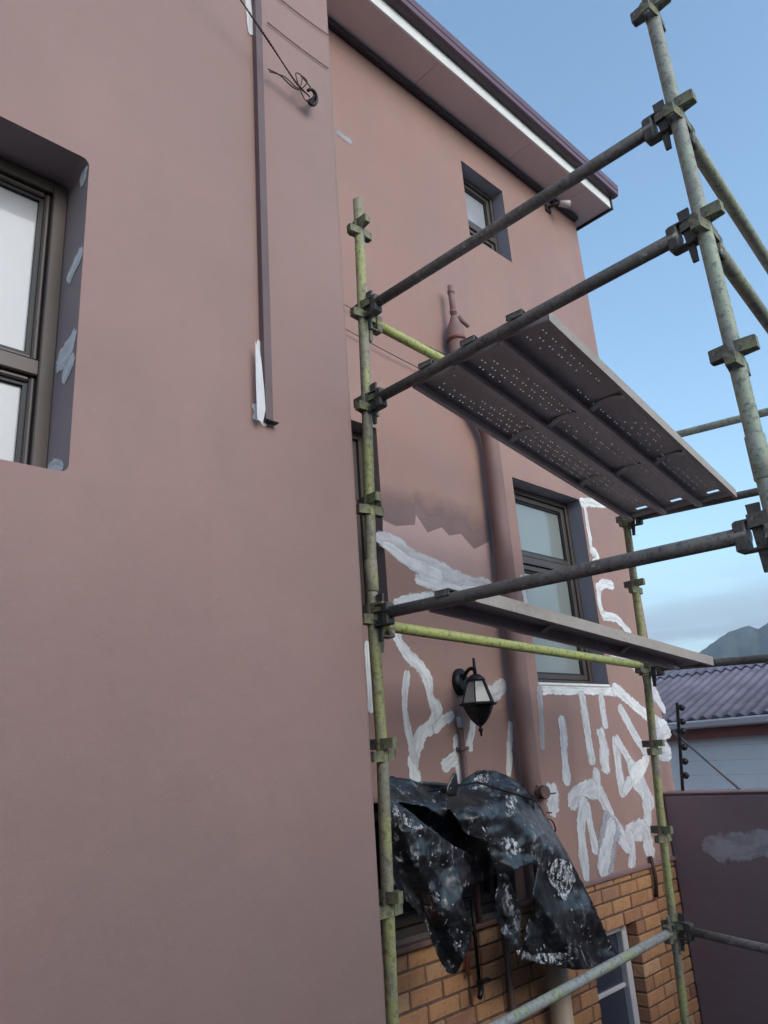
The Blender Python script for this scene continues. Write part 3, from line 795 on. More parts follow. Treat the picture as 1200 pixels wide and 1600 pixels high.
mb = MB(); mb.path([Vector(p) for p in catmull([tuple(W(p, y=DN-.05)) for p in ((421,112),(445,120),(466,138),(472,120),(462,116),(474,152),(484,160))], 6)], .0026, 6); rooted(mb.build('wire_tail', M['rust']), cb)
# thin level wires
def thin_wire(a, b, y0_, y1_, r, lab, n=8):
    A, B = W(a, y=y0_), W(b, y=y1_)
    e = empty('stay_wire', A)
    mb = MB(); pts = [A+(B-A)*t+Vector((0, 0, -.006*math.sin(math.pi*t))) for t in np.linspace(0, 1, n)]
    mb.path(pts, r, 6); o = mb.build('stay_wire', M['wire']); bpy.data.objects.remove(e)
    tag(o, lab, 'wire', 'thin level wires on the walls')
thin_wire((428,-9), (513,55), DN-.008, DN-.008, .0026, 'upper thin wire along the projecting wall above the hook')
thin_wire((418,35), (513,107), DN-.008, DN-.008, .0026, 'lower thin wire ending above the hook on the projecting wall')
thin_wire((536,475), (700,556), DF-.03, DF-.03, .0026, 'upper thin wire on the set-back wall behind the left pole')
thin_wire((538,513), (668,582), DF-.03, DF-.03, .003, 'lower thin wire on the set-back wall under the green ledger')

# ================================================================== pipes and lamp on the set-back wall
PX, PY = 3.93, DF-.085
sp = empty('soil_pipe', (PX, PY, 0)); tag(sp, 'thick mauve painted soil pipe with thin vent top beside the two-pane window', 'pipe')
cone = W((712,520), y=PY); vent = W((705,448), y=PY)
mb = MB(); mb.path([(PX+.02, PY, H(-1.02)), (PX, PY, H(0)), (PX, PY, H(2.0)), (PX-.02, PY, H(2.1)), (PX-.20, PY, H(2.36)), (cone.x, PY, H(2.46)), (cone.x, PY, H(2.70))], .058, 20)
rooted(mb.build('stack', M['pipe']), sp)
mb = MB(); mb.path([(PX+.02, PY, .0), (PX+.02, PY, H(-1.02)-.001)], .062, 20); rooted(mb.build('lower_pipe', M['pipe_beige']), sp)
for z in (-.99, -.93):
    mb = MB(); mb.lathe((PX+.005, PY, H(z)), [(.060,-.03),(.068,-.026),(.068,.026),(.060,.03)], 20); rooted(mb.build('collar', M['pipe']), sp)
zc_ = H(2.70)
mb = MB(); mb.lathe((cone.x, PY, zc_), [(.060,0),(.066,.002),(.066,.03),(.060,.035),(.060,.10),(.026,.19),(.024,.20)], 20); rooted(mb.build('reducer', M['pipe']), sp)
mb = MB(); mb.lathe((cone.x, PY, zc_), [(.068,.004),(.070,.008),(.070,.018),(.068,.022)], 20); rooted(mb.build('sealing_ring', simple('sealing_red', (.17, .045, .03), .5)), sp)
mb = MB(); mb.path([(cone.x, PY, zc_+.19), (cone.x-.004, PY, vent.z)], .021, 14); rooted(mb.build('vent', M['pipe']), sp)
mb = MB(); mb.path([(cone.x+.02, PY-.02, zc_+.20), (cone.x+.09, PY-.05, zc_+.13)], [.02, .014], 10); rooted(mb.build('branch', M['pipe']), sp)
for z in (vent.z-.05, zc_+.24):
    mb = MB(); mb.lathe((cone.x-.002, PY, z), [(.021,-.012),(.026,-.01),(.026,.01),(.021,.012)], 14); rooted(mb.build('collar', M['pipe']), sp)
# inspection eye with small fittings
ie = W((832,1240), y=PY-.07)
mb = MB(); mb.path([(PX, PY, ie.z), (PX-.012, PY-.085, ie.z)], .034, 14); mb.path([(PX-.012, PY-.085, ie.z), (PX-.015, PY-.105, ie.z)], [.041, .036], 14); rooted(mb.build('inspection_eye', M['conduit']), sp)
tp = empty('wire_bundle', W((845,1270), y=DF-.05)); tag(tp, 'loose rusty tie wires hanging at the soil pipe above the plastic sheet', 'wire')
mb = MB()
for q in ([(838,1228),(852,1236),(858,1238)], [(836,1250),(848,1268),(862,1270)], [(845,1278),(862,1282),(868,1298),(860,1296)], [(850,1238),(862,1240),(868,1239)]):
    mb.path([Vector(p) for p in catmull([tuple(W(p, y=DF-.14+.03*i)) for i, p in enumerate(q)], 6)], .0045, 6)
rooted(mb.build('tie_wire', M['rust']), tp)

def conduit(pts, r, mat, label, extra=None, cat='pipe'):
    e = empty('conduit', pts[0]); tag(e, label, cat)
    mb = MB(); mb.path(pts, r, 12); rooted(mb.build('tube', mat), e)
    return e
c1 = W((718,1120), y=DF-.025)
e = conduit([(c1.x, DF-.025, c1.z), (c1.x+.004, DF-.025, H(-.86))], .017, M['conduit'], 'brown conduit dropping from the wall lantern')
mb = MB(); mb.lathe((c1.x, DF-.025, c1.z-.03), [(.017,-.03),(.021,-.026),(.021,.02),(.018,.03)], 12); rooted(mb.build('collar', M['gutter_grey']), e)
mb = MB()
for z in (.02, -.35, -.62): mb.bbox((c1.x-.035, DF-.046, H(z)), (c1.x+.035, DF-.004, H(z)+.02), .004)
rooted(mb.build('saddle', M['conduit']), e)
a, b = W((786,1436), y=DF-.03), W((797,1592), y=DF-.03)
conduit([(3.600, DF-.03, H(-.80)), (3.600, DF-.03, H(-1.9))], .017, M['conduit'], 'dark brown pipe down the brickwork below the plastic sheet')
e = conduit([(3.335, DF-.045, H(-.72)), (3.335, DF-.045, H(-1.09))], .010, M['black'], 'thin black water pipe ending in a tap on the brickwork')
mb = MB(); mb.path([(3.335, DF-.045, H(-1.09)), (3.335, DF-.05, H(-1.115)), (3.29, DF-.09, H(-1.115)), (3.25, DF-.11, H(-1.14))], [.016,.018,.015,.013], 10); mb.bbox((3.30, DF-.10, H(-1.09)), (3.36, DF-.075, H(-1.078)), .003); rooted(mb.build('tap', M['black']), e)
conduit([(3.275, DF-.03, H(-.86)), (3.275, DF-.03, H(-1.06))], .012, simple('copper_pipe', (.33, .13, .075), .5, .4, .2, 15), 'short copper pipe next to the tap on the brickwork')
q0, q1 = W((1016,1338), y=DF-.02), W((1026,1402), y=DF-.02)
e = conduit([q0, (q0+q1)/2+Vector((.01,-.01,0)), q1], .014, M['rust'], 'rusty pipe stub at the top of the bricks near the boundary wall')

# wall lantern
LX, LY = 3.43, DF-.145
lz = H(.262)             # rim height
lam = empty('wall_lantern', (LX, DF, H(.40))); tag(lam, 'black iron wall lantern with tapered glass between filler strokes', 'wall lantern')
mb = MB(); mp0 = W((717,1066), y=DF)
mb.path([(mp0.x, DF+.002, mp0.z), (mp0.x, DF-.022, mp0.z), (mp0.x, DF-.036, mp0.z)], [.062, .062, .040], 20)
mb.v = [(x, y, mp0.z+(z-mp0.z)*1.25) for x, y, z in mb.v]
rooted(mb.build('back_plate', M['black']), lam)
tz = lz+.155
mb = MB(); mb.path([Vector(p) for p in catmull([(mp0.x, DF-.03, mp0.z+.01), (mp0.x, DF-.06, mp0.z+.045), (LX, LY+.03, tz+.045), (LX, LY, tz+.035)], 6)], .011, 10)
mb.path([(LX, LY, tz), (LX, LY, tz+.10)], [.012, .008], 10); rooted(mb.build('arm', M['black']), lam)
n6 = 6
mb = MB(); mb.lathe((LX, LY, lz), [(.050,.125),(.056,.128),(.050,.142),(.030,.16),(.012,.166)], 12); rooted(mb.build('cap', M['black']), lam)
mb = MB(); mb.lathe((LX, LY, lz), [(.092,.008),(.047,.126)], n6, smooth=False); rooted(mb.build('glass', M['lamp_glass']), lam)
for k in range(n6):
    w = 2*math.pi*(k+.5)/n6
    mb = MB(); mb.path([(LX+.096*math.cos(w), LY+.096*math.sin(w), lz), (LX+.050*math.cos(w), LY+.050*math.sin(w), lz+.13)], .0045, 6); rooted(mb.build('glazing_rib', M['black']), lam)
mb = MB(); mb.lathe((LX, LY, lz), [(.104,-.010),(.112,-.004),(.112,.003),(.098,.008)], n6, smooth=False); rooted(mb.build('rim', M['black']), lam)
mb = MB(); mb.lathe((LX, LY, lz), [(.012,-.12),(.026,-.112),(.052,-.085),(.074,-.05),(.092,-.012)], n6, smooth=False); rooted(mb.build('bowl', M['black']), lam)
mb = MB(); mb.lathe((LX, LY, lz), [(.006,-.175),(.008,-.15),(.014,-.143),(.014,-.136),(.007,-.13),(.009,-.12)], 10); rooted(mb.build('finial', M['black']), lam)

# small flood lamp under the soffit
fc = W((877,318), y=DF-.13)
fl = empty('security_light', fc); tag(fl, 'small grey security light under the soffit at the house corner', 'light')
d_ = Vector((.75,-.6,-.1)).normalized()
mb = MB(); mb.path([fc-d_*.02, fc+d_*.03, fc+d_*.075, fc+d_*.08], [.028,.032,.038,.033], 14); rooted(mb.build('housing', M['cam_white']), fl)
mb = MB(); mb.path([fc-d_*.02, fc-d_*.05+Vector((0,.02,0)), (fc.x-.04, DF, fc.z)], .014, 8); mb.bbox((fc.x-.08, DF-.02, fc.z-.04), (fc.x, DF-.001, fc.z+.04), .004); rooted(mb.build('bracket', M['dark_trim']), fl)

# ================================================================== BOUNDARY WALL, FENCE, NEIGHBOUR
BWX = 5.68; BTZ = H(-.372)
bw = empty('boundary_wall', (BWX+.11, 0, 0)); tag(bw, 'dark mauve boundary wall with a pale filler smear running from the house', 'wall')
mb = MB(); mb.bbox((BWX, -9, 0), (BWX+.22, DF-.001, BTZ-.02), .015); mb.bbox((-7, -1.72, 0), (BWX-.001, -1.5, BTZ-.02), .015); bwm = rooted(mb.build('wall', M['boundary']), bw)  # second box: unseen return added behind the viewer to darken the lower walls
mb = MB(); mb.bbox((BWX-.004, -9, BTZ-.019), (BWX+.224, DF-.003, BTZ), .010); rooted(mb.build('coping', simple('coping_pink', (.24, .155, .15), .7, 0, .1, 3, .1)), bw)
o = stroke([(1106,1326),(1130,1322),(1165,1322),(1210,1316),(1270,1318)], .17, SF, BWX, bwm, 'filler_stroke', axis='x')
for o in list(bwm.children):
    o.matrix_parent_inverse = Matrix.Translation(bw.location).inverted() if False else Matrix()
# electric fence bracket
fpx = BWX+.11
f0, f1 = W((1066,1232), x=fpx), W((1058,1098), x=fpx)
fp = empty('fence_bracket', (f0.x, f0.y, BTZ)); tag(fp, 'black electric fence bracket with round insulators on the boundary wall', 'fence post')
mb = MB(); mb.path([(fpx, f0.y, BTZ-.01), (fpx, f1.y, f1.z)], .013, 4, smooth=False); rooted(mb.build('post', M['black']), fp)
ins = []
for px_ in ((1061,1106),(1061,1128),(1062,1143),(1062,1168),(1063,1190),(1064,1212)):
    p = W(px_, x=fpx); ins.append(p.z)
    mb = MB(); c = Vector((fpx, f0.y+(f1.y-f0.y)*(p.z-f0.z)/(f1.z-f0.z)-.03, p.z))
    mb.path([c+Vector((0,.018,0)), c+Vector((0,.004,0)), c+Vector((0,-.012,0)), c+Vector((0,-.026,0))], [.014, .025, .025, .012], 12); rooted(mb.build('insulator', M['black']), fp)
mb = MB(); s0, s1 = W((1068,1142), x=fpx), W((1158,1240), x=fpx)
mb.path([(fpx+.02, f0.y, s0.z), (fpx+.02, s1.y, BTZ-.01)], .010, 8); rooted(mb.build('stay', simple('stay_grey', (.16, .16, .18), .5, .3)), fp)
lv_ = ('top', 'second', 'third', 'fourth', 'fifth', 'lowest')
for z, nm in zip(ins, lv_):
    mb = MB(); mb.path([(fpx, f0.y-.05-t*6, z-.03*math.sin(math.pi*min(1, t))) for t in np.linspace(0, 1, 8)], .0006, 5)
    tag(mb.build('fence_wire', M['wire']), nm + ' thin fence wire above the boundary wall', 'wire', 'electric fence wires')

ob = empty('shading_building', (0, -4, 0)); tag(ob, 'unseen plastered building added across the side yard to shade the lower walls', 'building')
mb = MB(); mb.bbox((-9, -9, 0), (5.2, -3.8, 5.0), .02); rooted(mb.build('wall', M['boundary']), ob)  # unseen block, added to keep low light off the lower house walls
mb = MB(); mb.bbox((-9.05, -9.05, 5.001), (5.25, -3.75, 5.10), .02); rooted(mb.build('coping', M['rooftile']), ob)  # coping of the added unseen building
# neighbour
nh = empty('neighbour_house', (11, 2, 0)); tag(nh, 'single-storey white neighbouring house with purple corrugated roof', 'house')
NX = 10.12; EX = 10.0; NEZ = H(.24)
mb = MB(); mb.box((NX, -8, 0), (NX+4, 8, NEZ-.02)); rooted(mb.build('wall', M['neighbour_wall']), nh)
slope = (12.5, H(.085*12.5))
def sheet_z(x, y, ph=0): return NEZ+.02 + (x-EX)*(slope[1]-NEZ-.02)/(slope[0]-EX) + .023*math.cos(2*math.pi*y/.155)
nsh = 0
y = -8.0
while y < 8.0:
    mb = MB(); ny = 36; w_ = .155*7
    for k in range(ny+1):
        yy = y+w_*k/ny
        for x in (EX-.06, slope[0]): mb.v.append((x, yy, sheet_z(x, yy)))
        for x in (EX-.06, slope[0]): mb.v.append((x, yy, sheet_z(x, yy)-.008))
    for k in range(ny):
        a = 4*k; b = a+4
        mb.f += [(a, a+1, b+1, b), (b+2, b+3, a+3, a+2), (a, b, b+2, a+2)]; mb.sm += [True, True, False]
    rooted(mb.build('roof_sheet', M['neighbour_roof']), nh); y += w_
# ridge cap with scalloped lower edge
mb = MB(); ny = 640
for k in range(ny+1):
    yy = -8+16*k/ny
    for x, dz in ((slope[0]-.34, .022), (slope[0]-.10, .055), (slope[0]+.02, .085), (slope[0]+.3, .0)):
        mb.v.append((x, yy, (sheet_z(x, yy) if x < slope[0]-.3 else sheet_z(x, 0)-.026) + dz if x <= slope[0]+.05 else slope[1]+.0))
for k in range(ny):
    for j in range(3): mb.f.append((4*k+j, 4*k+j+1, 4*k+5+j, 4*k+4+j)); mb.sm.append(True)
rooted(mb.build('ridge_cap', M['neighbour_roof']), nh)
mb = MB(); mb.add([(slope[0]+.28, -8, slope[1]), (slope[0]+.28, 8, slope[1]), (16, 8, NEZ), (16, -8, NEZ)], [(0,1,2,3)]); rooted(mb.build('rear_roof', M['neighbour_roof']), nh)
mb = MB(); mb.bbox((EX-.13, -8, NEZ-.13), (EX-.01, 8, NEZ-.03), .02); rooted(mb.build('gutter', M['gutter_grey']), nh)
mb = MB(); mb.bbox((EX+.0, -8, NEZ-.26), (EX+.03, 8, NEZ-.02), .004); rooted(mb.build('fascia', M['fascia_red']), nh)
mb = MB(); mb.box((EX+.03, -8, NEZ-.06), (NX+.1, 8, NEZ-.04)); rooted(mb.build('soffit', M['fascia_red']), nh)

# ================================================================== SCAFFOLD
sc = empty('scaffold', (3.4, 1.5, 0))
tag(sc, 'steel scaffold bay of worn green and grey tubes against the mauve house', 'scaffold')
RT = .0242
XN, XFR = 2.20, 4.62
def coupler_mesh():
    mb = MB()
    path = [(-.020, .010), (-.017, .030), (-.013, .066), (.013, .066), (.017, .030), (.020, .010)]
    for k in range(4):
        a = k*math.pi/2; c, s = math.cos(a), math.sin(a)
        z0 = .004 if k % 2 == 0 else -.044; hgt = .040
        for i in range(len(path)-1):
            (x0, y0_), (x1, y1_) = path[i], path[i+1]
            t = Vector((x1-x0, y1_-y0_)).normalized(); nn = Vector((-t.y, t.x))*.003
            q = [(x0+nn.x, y0_+nn.y), (x1+nn.x, y1_+nn.y), (x1-nn.x, y1_-nn.y), (x0-nn.x, y0_-nn.y)]
            q = [(px*c-py*s, px*s+py*c) for px, py in q]
            mb.add([(x, y, z0) for x, y in q]+[(x, y, z0+hgt) for x, y in q], [(0,1,2,3),(7,6,5,4),(0,4,5,1),(1,5,6,2),(2,6,7,3),(3,7,4,0)])
    return mb.mesh('coupler')
CPL = {k: coupler_mesh() for k in ('coupler', 'coupler_dark')}
for k in CPL: CPL[k].materials.append(M[k])
def standard(pts, mat, nodes, collars=(), label=None, cm='coupler'):
    """pts: polyline low->high ; nodes: heights of couplers"""
    mb = MB(); mb.path(pts, RT, 20)
    o = rooted(mb.build('standard', mat), sc)
    if label: o['label'] = label
    P = [Vector(p) for p in pts]
    def at(z):
        for a, b in zip(P[:-1], P[1:]):
            if a.z <= z <= b.z: return a+(b-a)*((z-a.z)/(b.z-a.z))
        return P[-1] if z > P[-1].z else P[0]
    for z in nodes:
        p = at(z); c = bpy.data.objects.new('coupler', CPL[cm]); COL.objects.link(c); c.parent = o; c.location = p
        c.rotation_euler = (0, 0, random.uniform(-.12, .12))
    for z in collars:
        p = at(z); mb = MB(); mb.lathe(p, [(RT, -.07), (RT+.004, -.066), (RT+.004, .066), (RT, .07)], 20); c = mb.build('spigot_collar', mat); c.parent = o
    mb = MB(); mb.bbox((P[0].x-.075, P[0].y-.075, 0.002), (P[0].x+.075, P[0].y+.075, .012), .002); c = mb.build('base_plate', M['tube_dark']); c.parent = o
    return at
def Xp(px, x): return W(px, x=x)
lp = [Vector((XN, 2.345, .01)), Xp((613,1600), XN), Xp((597,1172), XN), Xp((582,960), XN), Xp((573,630), XN), Xp((559,313), XN)]
left_at = standard(lp, M['tube_green'], [Xp(p, XN).z for p in ((561,358),(567,487),(573,632),(578,790),(583,960),(597,1172),(610,1412))], [Xp((580,900), XN).z], 'yellow-green upright beside the projecting block')
rp = [Vector((XN, .70, .01)), Xp((1215,830), XN), Xp((1098,350), XN), Xp((1018,20), XN), Xp((1002,-60), XN)]
right_at = standard(rp, M['tube_grey'], [Xp(p, XN).z for p in ((1021,18),(1056,178),(1099,350),(1153,557),(1212,820))], [Xp((1186,715), XN).z], 'grey-green upright nearest to the viewer', 'coupler')
fpz = [Vector((XFR, 2.50, .01)), Xp((1070,1590), XFR), Xp((1035,1303), XFR), Xp((1010,1050), XFR), Xp((978,812), XFR), Xp((958,680), XFR)]
far_at = standard(fpz, M['tube_green'], [Xp(p, XFR).z for p in ((979,814),(988,918),(1007,1045),(1020,1168),(1035,1303),(1053,1452))], [], 'green upright at the far end near the boundary wall')
fr = [Vector((XFR, .86, .01)), Vector((XFR, .845, H(2.6)))]
fr_at = standard(fr, M['tube_grey'], [H(z) for z in (1.85, 1.37, .40, -.54, -1.12)], [], 'far outer upright')

def member(name, a, b, mat, label=None, r=RT, ends=True, wedge_mat=None):
    """horizontal tube a->b with wedge end fittings hooking into the couplers"""
    a, b = Vector(a), Vector(b); d = (b-a).normalized()
    mb = MB()
    npt = 5
    mb.path([a+d*.075+(b-a-d*.15)*t for t in np.linspace(0, 1, npt)], r, 20)
    o = rooted(mb.build(name, mat), sc)
    if label: o['label'] = label
    if not ends: return o
    side = d.cross(Vector((0,0,1))).normalized(); upv = side.cross(d)
    for p, s in ((a, 1), (b, -1)):
        dd = d*s
        Mx = Matrix((dd, side, upv)).transposed().to_4x4(); Mx.translation = p
        f = MB()
        f.bbox((.028, -.020, .034), (.105, .020, .042), .002, Mx)      # upper lip
        f.bbox((.028, -.020, -.052), (.105, .020, -.044), .002, Mx)    # lower lip
        f.bbox((.076, -.023, -.050), (.112, .023, .040), .005, Mx)     # throat block
        f.bbox((.024, -.018, -.050), (.032, .018, -.022), .002, Mx); f.bbox((.024, -.018, .016), (.032, .018, .040), .002, Mx)
        c = f.build('end_fitting', M[wedge_mat or 'coupler_dark']); c.parent = o; c.matrix_parent_inverse = Matrix.Translation(sc.location)  @ Matrix.Translation(sc.location).inverted()
        wdg = MB()
        tz0, tz1 = .085, -.115
        vs_ = [Mx @ Vector(q) for q in ((.036,-.005,tz1),(.054,-.005,tz1),(.054,.005,tz1),(.036,.005,tz1),(.032,-.005,tz0),(.070,-.005,tz0),(.070,.005,tz0),(.032,.005,tz0))]
        wdg.add(vs_, [(3,2,1,0),(4,5,6,7),(0,1,5,4),(1,2,6,5),(2,3,7,6),(3,0,4,7)])
        c2 = wdg.build('wedge', M[wedge_mat or 'coupler_dark']); c2.parent = o
    return o
def at_px(fn, px, x): return fn(Xp(px, x).z)
# transoms of the near frame
n1a, n1b = at_px(left_at, (567,487), XN), at_px(right_at, (1056,178), XN)
n2a, n2b = at_px(left_at, (573,632), XN), at_px(right_at, (1099,350), XN)
n3a, n3b = at_px(left_at, (583,962), XN), at_px(right_at, (1212,826), XN)
member('transom', n1a, n1b, M['tube_dark'], 'dark upper guard rail of the near frame')
member('transom', n2a, n2b, M['tube_dark'], 'dark tube carrying the perforated planks')
member('transom', n3a, n3b, M['tube_dark'], 'dark tube carrying the single lower plank')
# far frame
f1a, f1b = far_at(H(1.93)), fr_at(H(1.79))
f2a, f2b = far_at(H(1.425)), fr_at(H(1.33))
f3a, f3b = far_at(H(.44)), fr_at(H(.365))
f4a, f4b = far_at(H(-1.045)), fr_at(H(-1.22))
member('transom', f1a, f1b, M['tube_grey'], 'far guard rail tube'); member('transom', f2a, f2b, M['tube_dark'])
member('transom', f3a, f3b, M['tube_dark']); member('transom', f4a, f4b, M['tube_dark'], 'low dark tube across the boundary wall')
# ledgers
dz = Vector((0, 0, -.02))
member('ledger', n1a+Vector((0,0,-.03)), f1a+dz, M['tube_lime'], 'upper lime ledger along the house', wedge_mat='coupler')
member('ledger', n3a+Vector((0,0,-.035)), far_at(H(.455)), M['tube_lime'], 'bright lime ledger below the single plank', wedge_mat='coupler')
member('ledger', at_px(left_at, (616,1690), XN), far_at(H(-1.06)), M['tube_mid'], 'grey-green bottom ledger in front of the bricks', wedge_mat='coupler')
member('ledger', n1b+Vector((0,0,-.035)), fr_at(H(1.85)), M['tube_grey'], 'outer guard rail running off to the right', wedge_mat='coupler_dark')
member('ledger', n2b+Vector((0,0,-.035)), fr_at(H(1.37)), M['tube_grey'], 'outer deck ledger running off to the right', wedge_mat='coupler_dark')

# ---- planks
def plank(name, n0, n1, w, closed, seed, label, rows=5, dusty=False):
    """steel plank from near-end centre n0 to far-end centre n1 (top surface), perforated sheet with folded edges"""
    r = random.Random(seed)
    n0, n1 = Vector(n0), Vector(n1); L = (n1-n0).length
    d = (n1-n0).normalized(); side = Vector((0,0,1)).cross(d).normalized(); upv = d.cross(side)
    root = empty(name, (n0+n1)/2)
    tag(root, label, 'plank', 'steel scaffold planks')
    root.matrix_world = Matrix.Translation((n0+n1)/2)
    Mx = Matrix((d, side, upv)).transposed().to_4x4(); Mx.translation = n0 - (n0+n1)/2
    hw = w/2
    # perforated sheet: cells with an octagonal hole
    mb = MB(); LM = L-.12; ncol = int(LM/.040); cw = LM/ncol; chh = (w-.05)/rows
    phs = [r.uniform(0, 6.28) for _ in range(6)]
    hr = .0042*r.uniform(.85, 1.1)
    nseg = 8
    for i in range(ncol):
        for j in range(rows):
            x0, x1 = i*cw, (i+1)*cw; y0_ = -hw+.025+j*chh; y1_ = y0_+chh
            cx, cy = (x0+x1)/2, (y0_+y1_)/2
            if (i+j) % 2: cx += cw*.18
            else: cx -= cw*.18
            dens = .5+.5*math.sin(cx*4.1+phs[0]+j*.9)*math.sin(cx*1.7+phs[1]) + r.uniform(-.28, .28)
            gap = abs(cx % .80-.0) < .05 or cx < .10 or cx > LM-.03
            b = len(mb.v)
            corners = [(x0,y0_),((x0+x1)/2,y0_),(x1,y0_),(x1,(y0_+y1_)/2),(x1,y1_),((x0+x1)/2,y1_),(x0,y1_),(x0,(y0_+y1_)/2)]
            if gap or dens < closed:
                mb.add([Mx @ Vector((x, y, 0)) for x, y in (corners[0], corners[2], corners[4], corners[6])], [(0,1,2,3)]); continue
            ring = [(cx+hr*1.15*math.cos(a), cy+hr*math.sin(a)) for a in [R_(225+45*k) for k in range(8)]]
            mb.add([Mx @ Vector((x, y, 0)) for x, y in corners]+[Mx @ Vector((x, y, 0)) for x, y in ring]+[Mx @ Vector((x, y, -.004)) for x, y in ring],
                   [(k, (k+1) % 8, 8+(k+1) % 8, 8+k) for k in range(8)]+[(8+k, 8+(k+1) % 8, 16+(k+1) % 8, 16+k) for k in range(8)])
    X_ = [LM, L-.082, L-.050, L]; Y_ = [-hw+.025, -.034, .034, hw-.025]     # end strip with an oblong hand hole
    for i in range(3):
        for j in range(3):
            if i == 1 and j == 1: continue
            mb.add([Mx @ Vector(p) for p in ((X_[i],Y_[j],0),(X_[i+1],Y_[j],0),(X_[i+1],Y_[j+1],0),(X_[i],Y_[j+1],0))], [(0,1,2,3)])
    for s in (-1, 1):      # plain margins
        ya, yb_ = sorted((s*(hw-.025), s*hw))
        mb.add([Mx @ Vector(p) for p in ((0,ya,0),(L,ya,0),(L,yb_,0),(0,yb_,0))], [(0,1,2,3)])
    o = mb.build('perforated_deck', M['plank_under'], root)
    # folded sides with returned lips
    for s in (-1, 1):
        e = MB()
        ya, yb_ = sorted((s*hw, s*(hw-.003)))
        e.box((0, ya, -.052), (L, yb_, .0), Mx)
        y2, y3 = sorted((s*(hw-.003), s*(hw-.022)))
        e.box((0, y2, -.052), (L, y3, -.049), Mx)
        y4, y5 = sorted((s*(hw-.024), s*(hw-.021)))
        e.box((0, y4, -.049), (L, y5, -.036), Mx)
        e.build('folded_side', M['plank'] if (s < 0 and dusty) else M['plank_under'], root)
    # cross stiffeners
    for x in (.80, 1.60):
        if x > L-.2: continue
        e = MB()
        pr = []
        ns = 10
        for k in range(ns+1):
            t = -1+2*k/ns; pr.append((t*(hw-.022), -.004-.030*(t*t)))
        for k in range(ns):
            (ya, za), (yb_, zb) = pr[k], pr[k+1]
            vs_ = [Mx @ Vector(p) for p in ((x-.02,ya,za),(x+.02,ya,za),(x+.02,yb_,zb),(x-.02,yb_,zb),(x-.012,ya,-.002),(x+.012,ya,-.002),(x+.012,yb_,-.002),(x-.012,yb_,-.002))]
            e.add(vs_, [(3,2,1,0),(0,1,5,4),(2,3,7,6)])
        e.build('stiffener', M['plank_under'], root)
    # ends: closing plates with an oblong hand hole beside them at the far end, hooks at the near end
    for xa, xb, zd in ((.001, .005, -.046), (L-.005, L-.001, -.030)):
        e = MB(); e.box((xa, -hw+.004, zd), (xb, hw-.004, -.001), Mx); e.build('end_plate', M['plank_under'], root)
    for yy in (0.,):
        for x0_, sg in ((.0, -1), (L, 1)):
            e = MB(); xa, xb = sorted((x0_, x0_+sg*.062))
            e.bbox((xa, yy-.036, .001), (xb, yy+.036, .007), .0015, Mx)
            xc, xd = sorted((x0_+sg*.056, x0_+sg*.062)); e.bbox((xc, yy-.036, -.020), (xd, yy+.036, .0005), .0015, Mx)
            e.build('hook', M['coupler_dark'], root)
    return root
def tz_near(y, a, b): t = (y-a.y)/(b.y-a.y); return a.z+(b.z-a.z)*t
ptop = RT+.003
PW = .229
yn = [1.968-.1165, 1.968-.1165-.233, 1.968-.1165-.466]
yf = [2.235-.1165, 2.235-.1165-.233, 2.235-.1165-.466]
labs = ['perforated plank on the upper deck nearest the house', 'middle perforated plank of the upper deck', 'outer perforated plank of the upper deck with pale dusty edge']
for k in range(3):
    za, zb = tz_near(yn[k], n2a, n2b)+ptop, tz_near(yf[k], f2a, f2b)+ptop
    plank('scaffold_plank', (XN+.034, yn[k], za), (XFR-.034, yf[k], zb), PW, (.26, .50, .50)[k], 20+k, labs[k], dusty=(k == 2))
za, zb = tz_near(1.87, n3a, n3b)+ptop, tz_near(2.0, f3a, f3b)+ptop
plank('scaffold_plank', (XN+.034, 1.872, za), (XFR-.034, 1.99, zb), PW, .99, 31, 'single dusty plank on the lower level in front of the two-pane window', dusty=True)

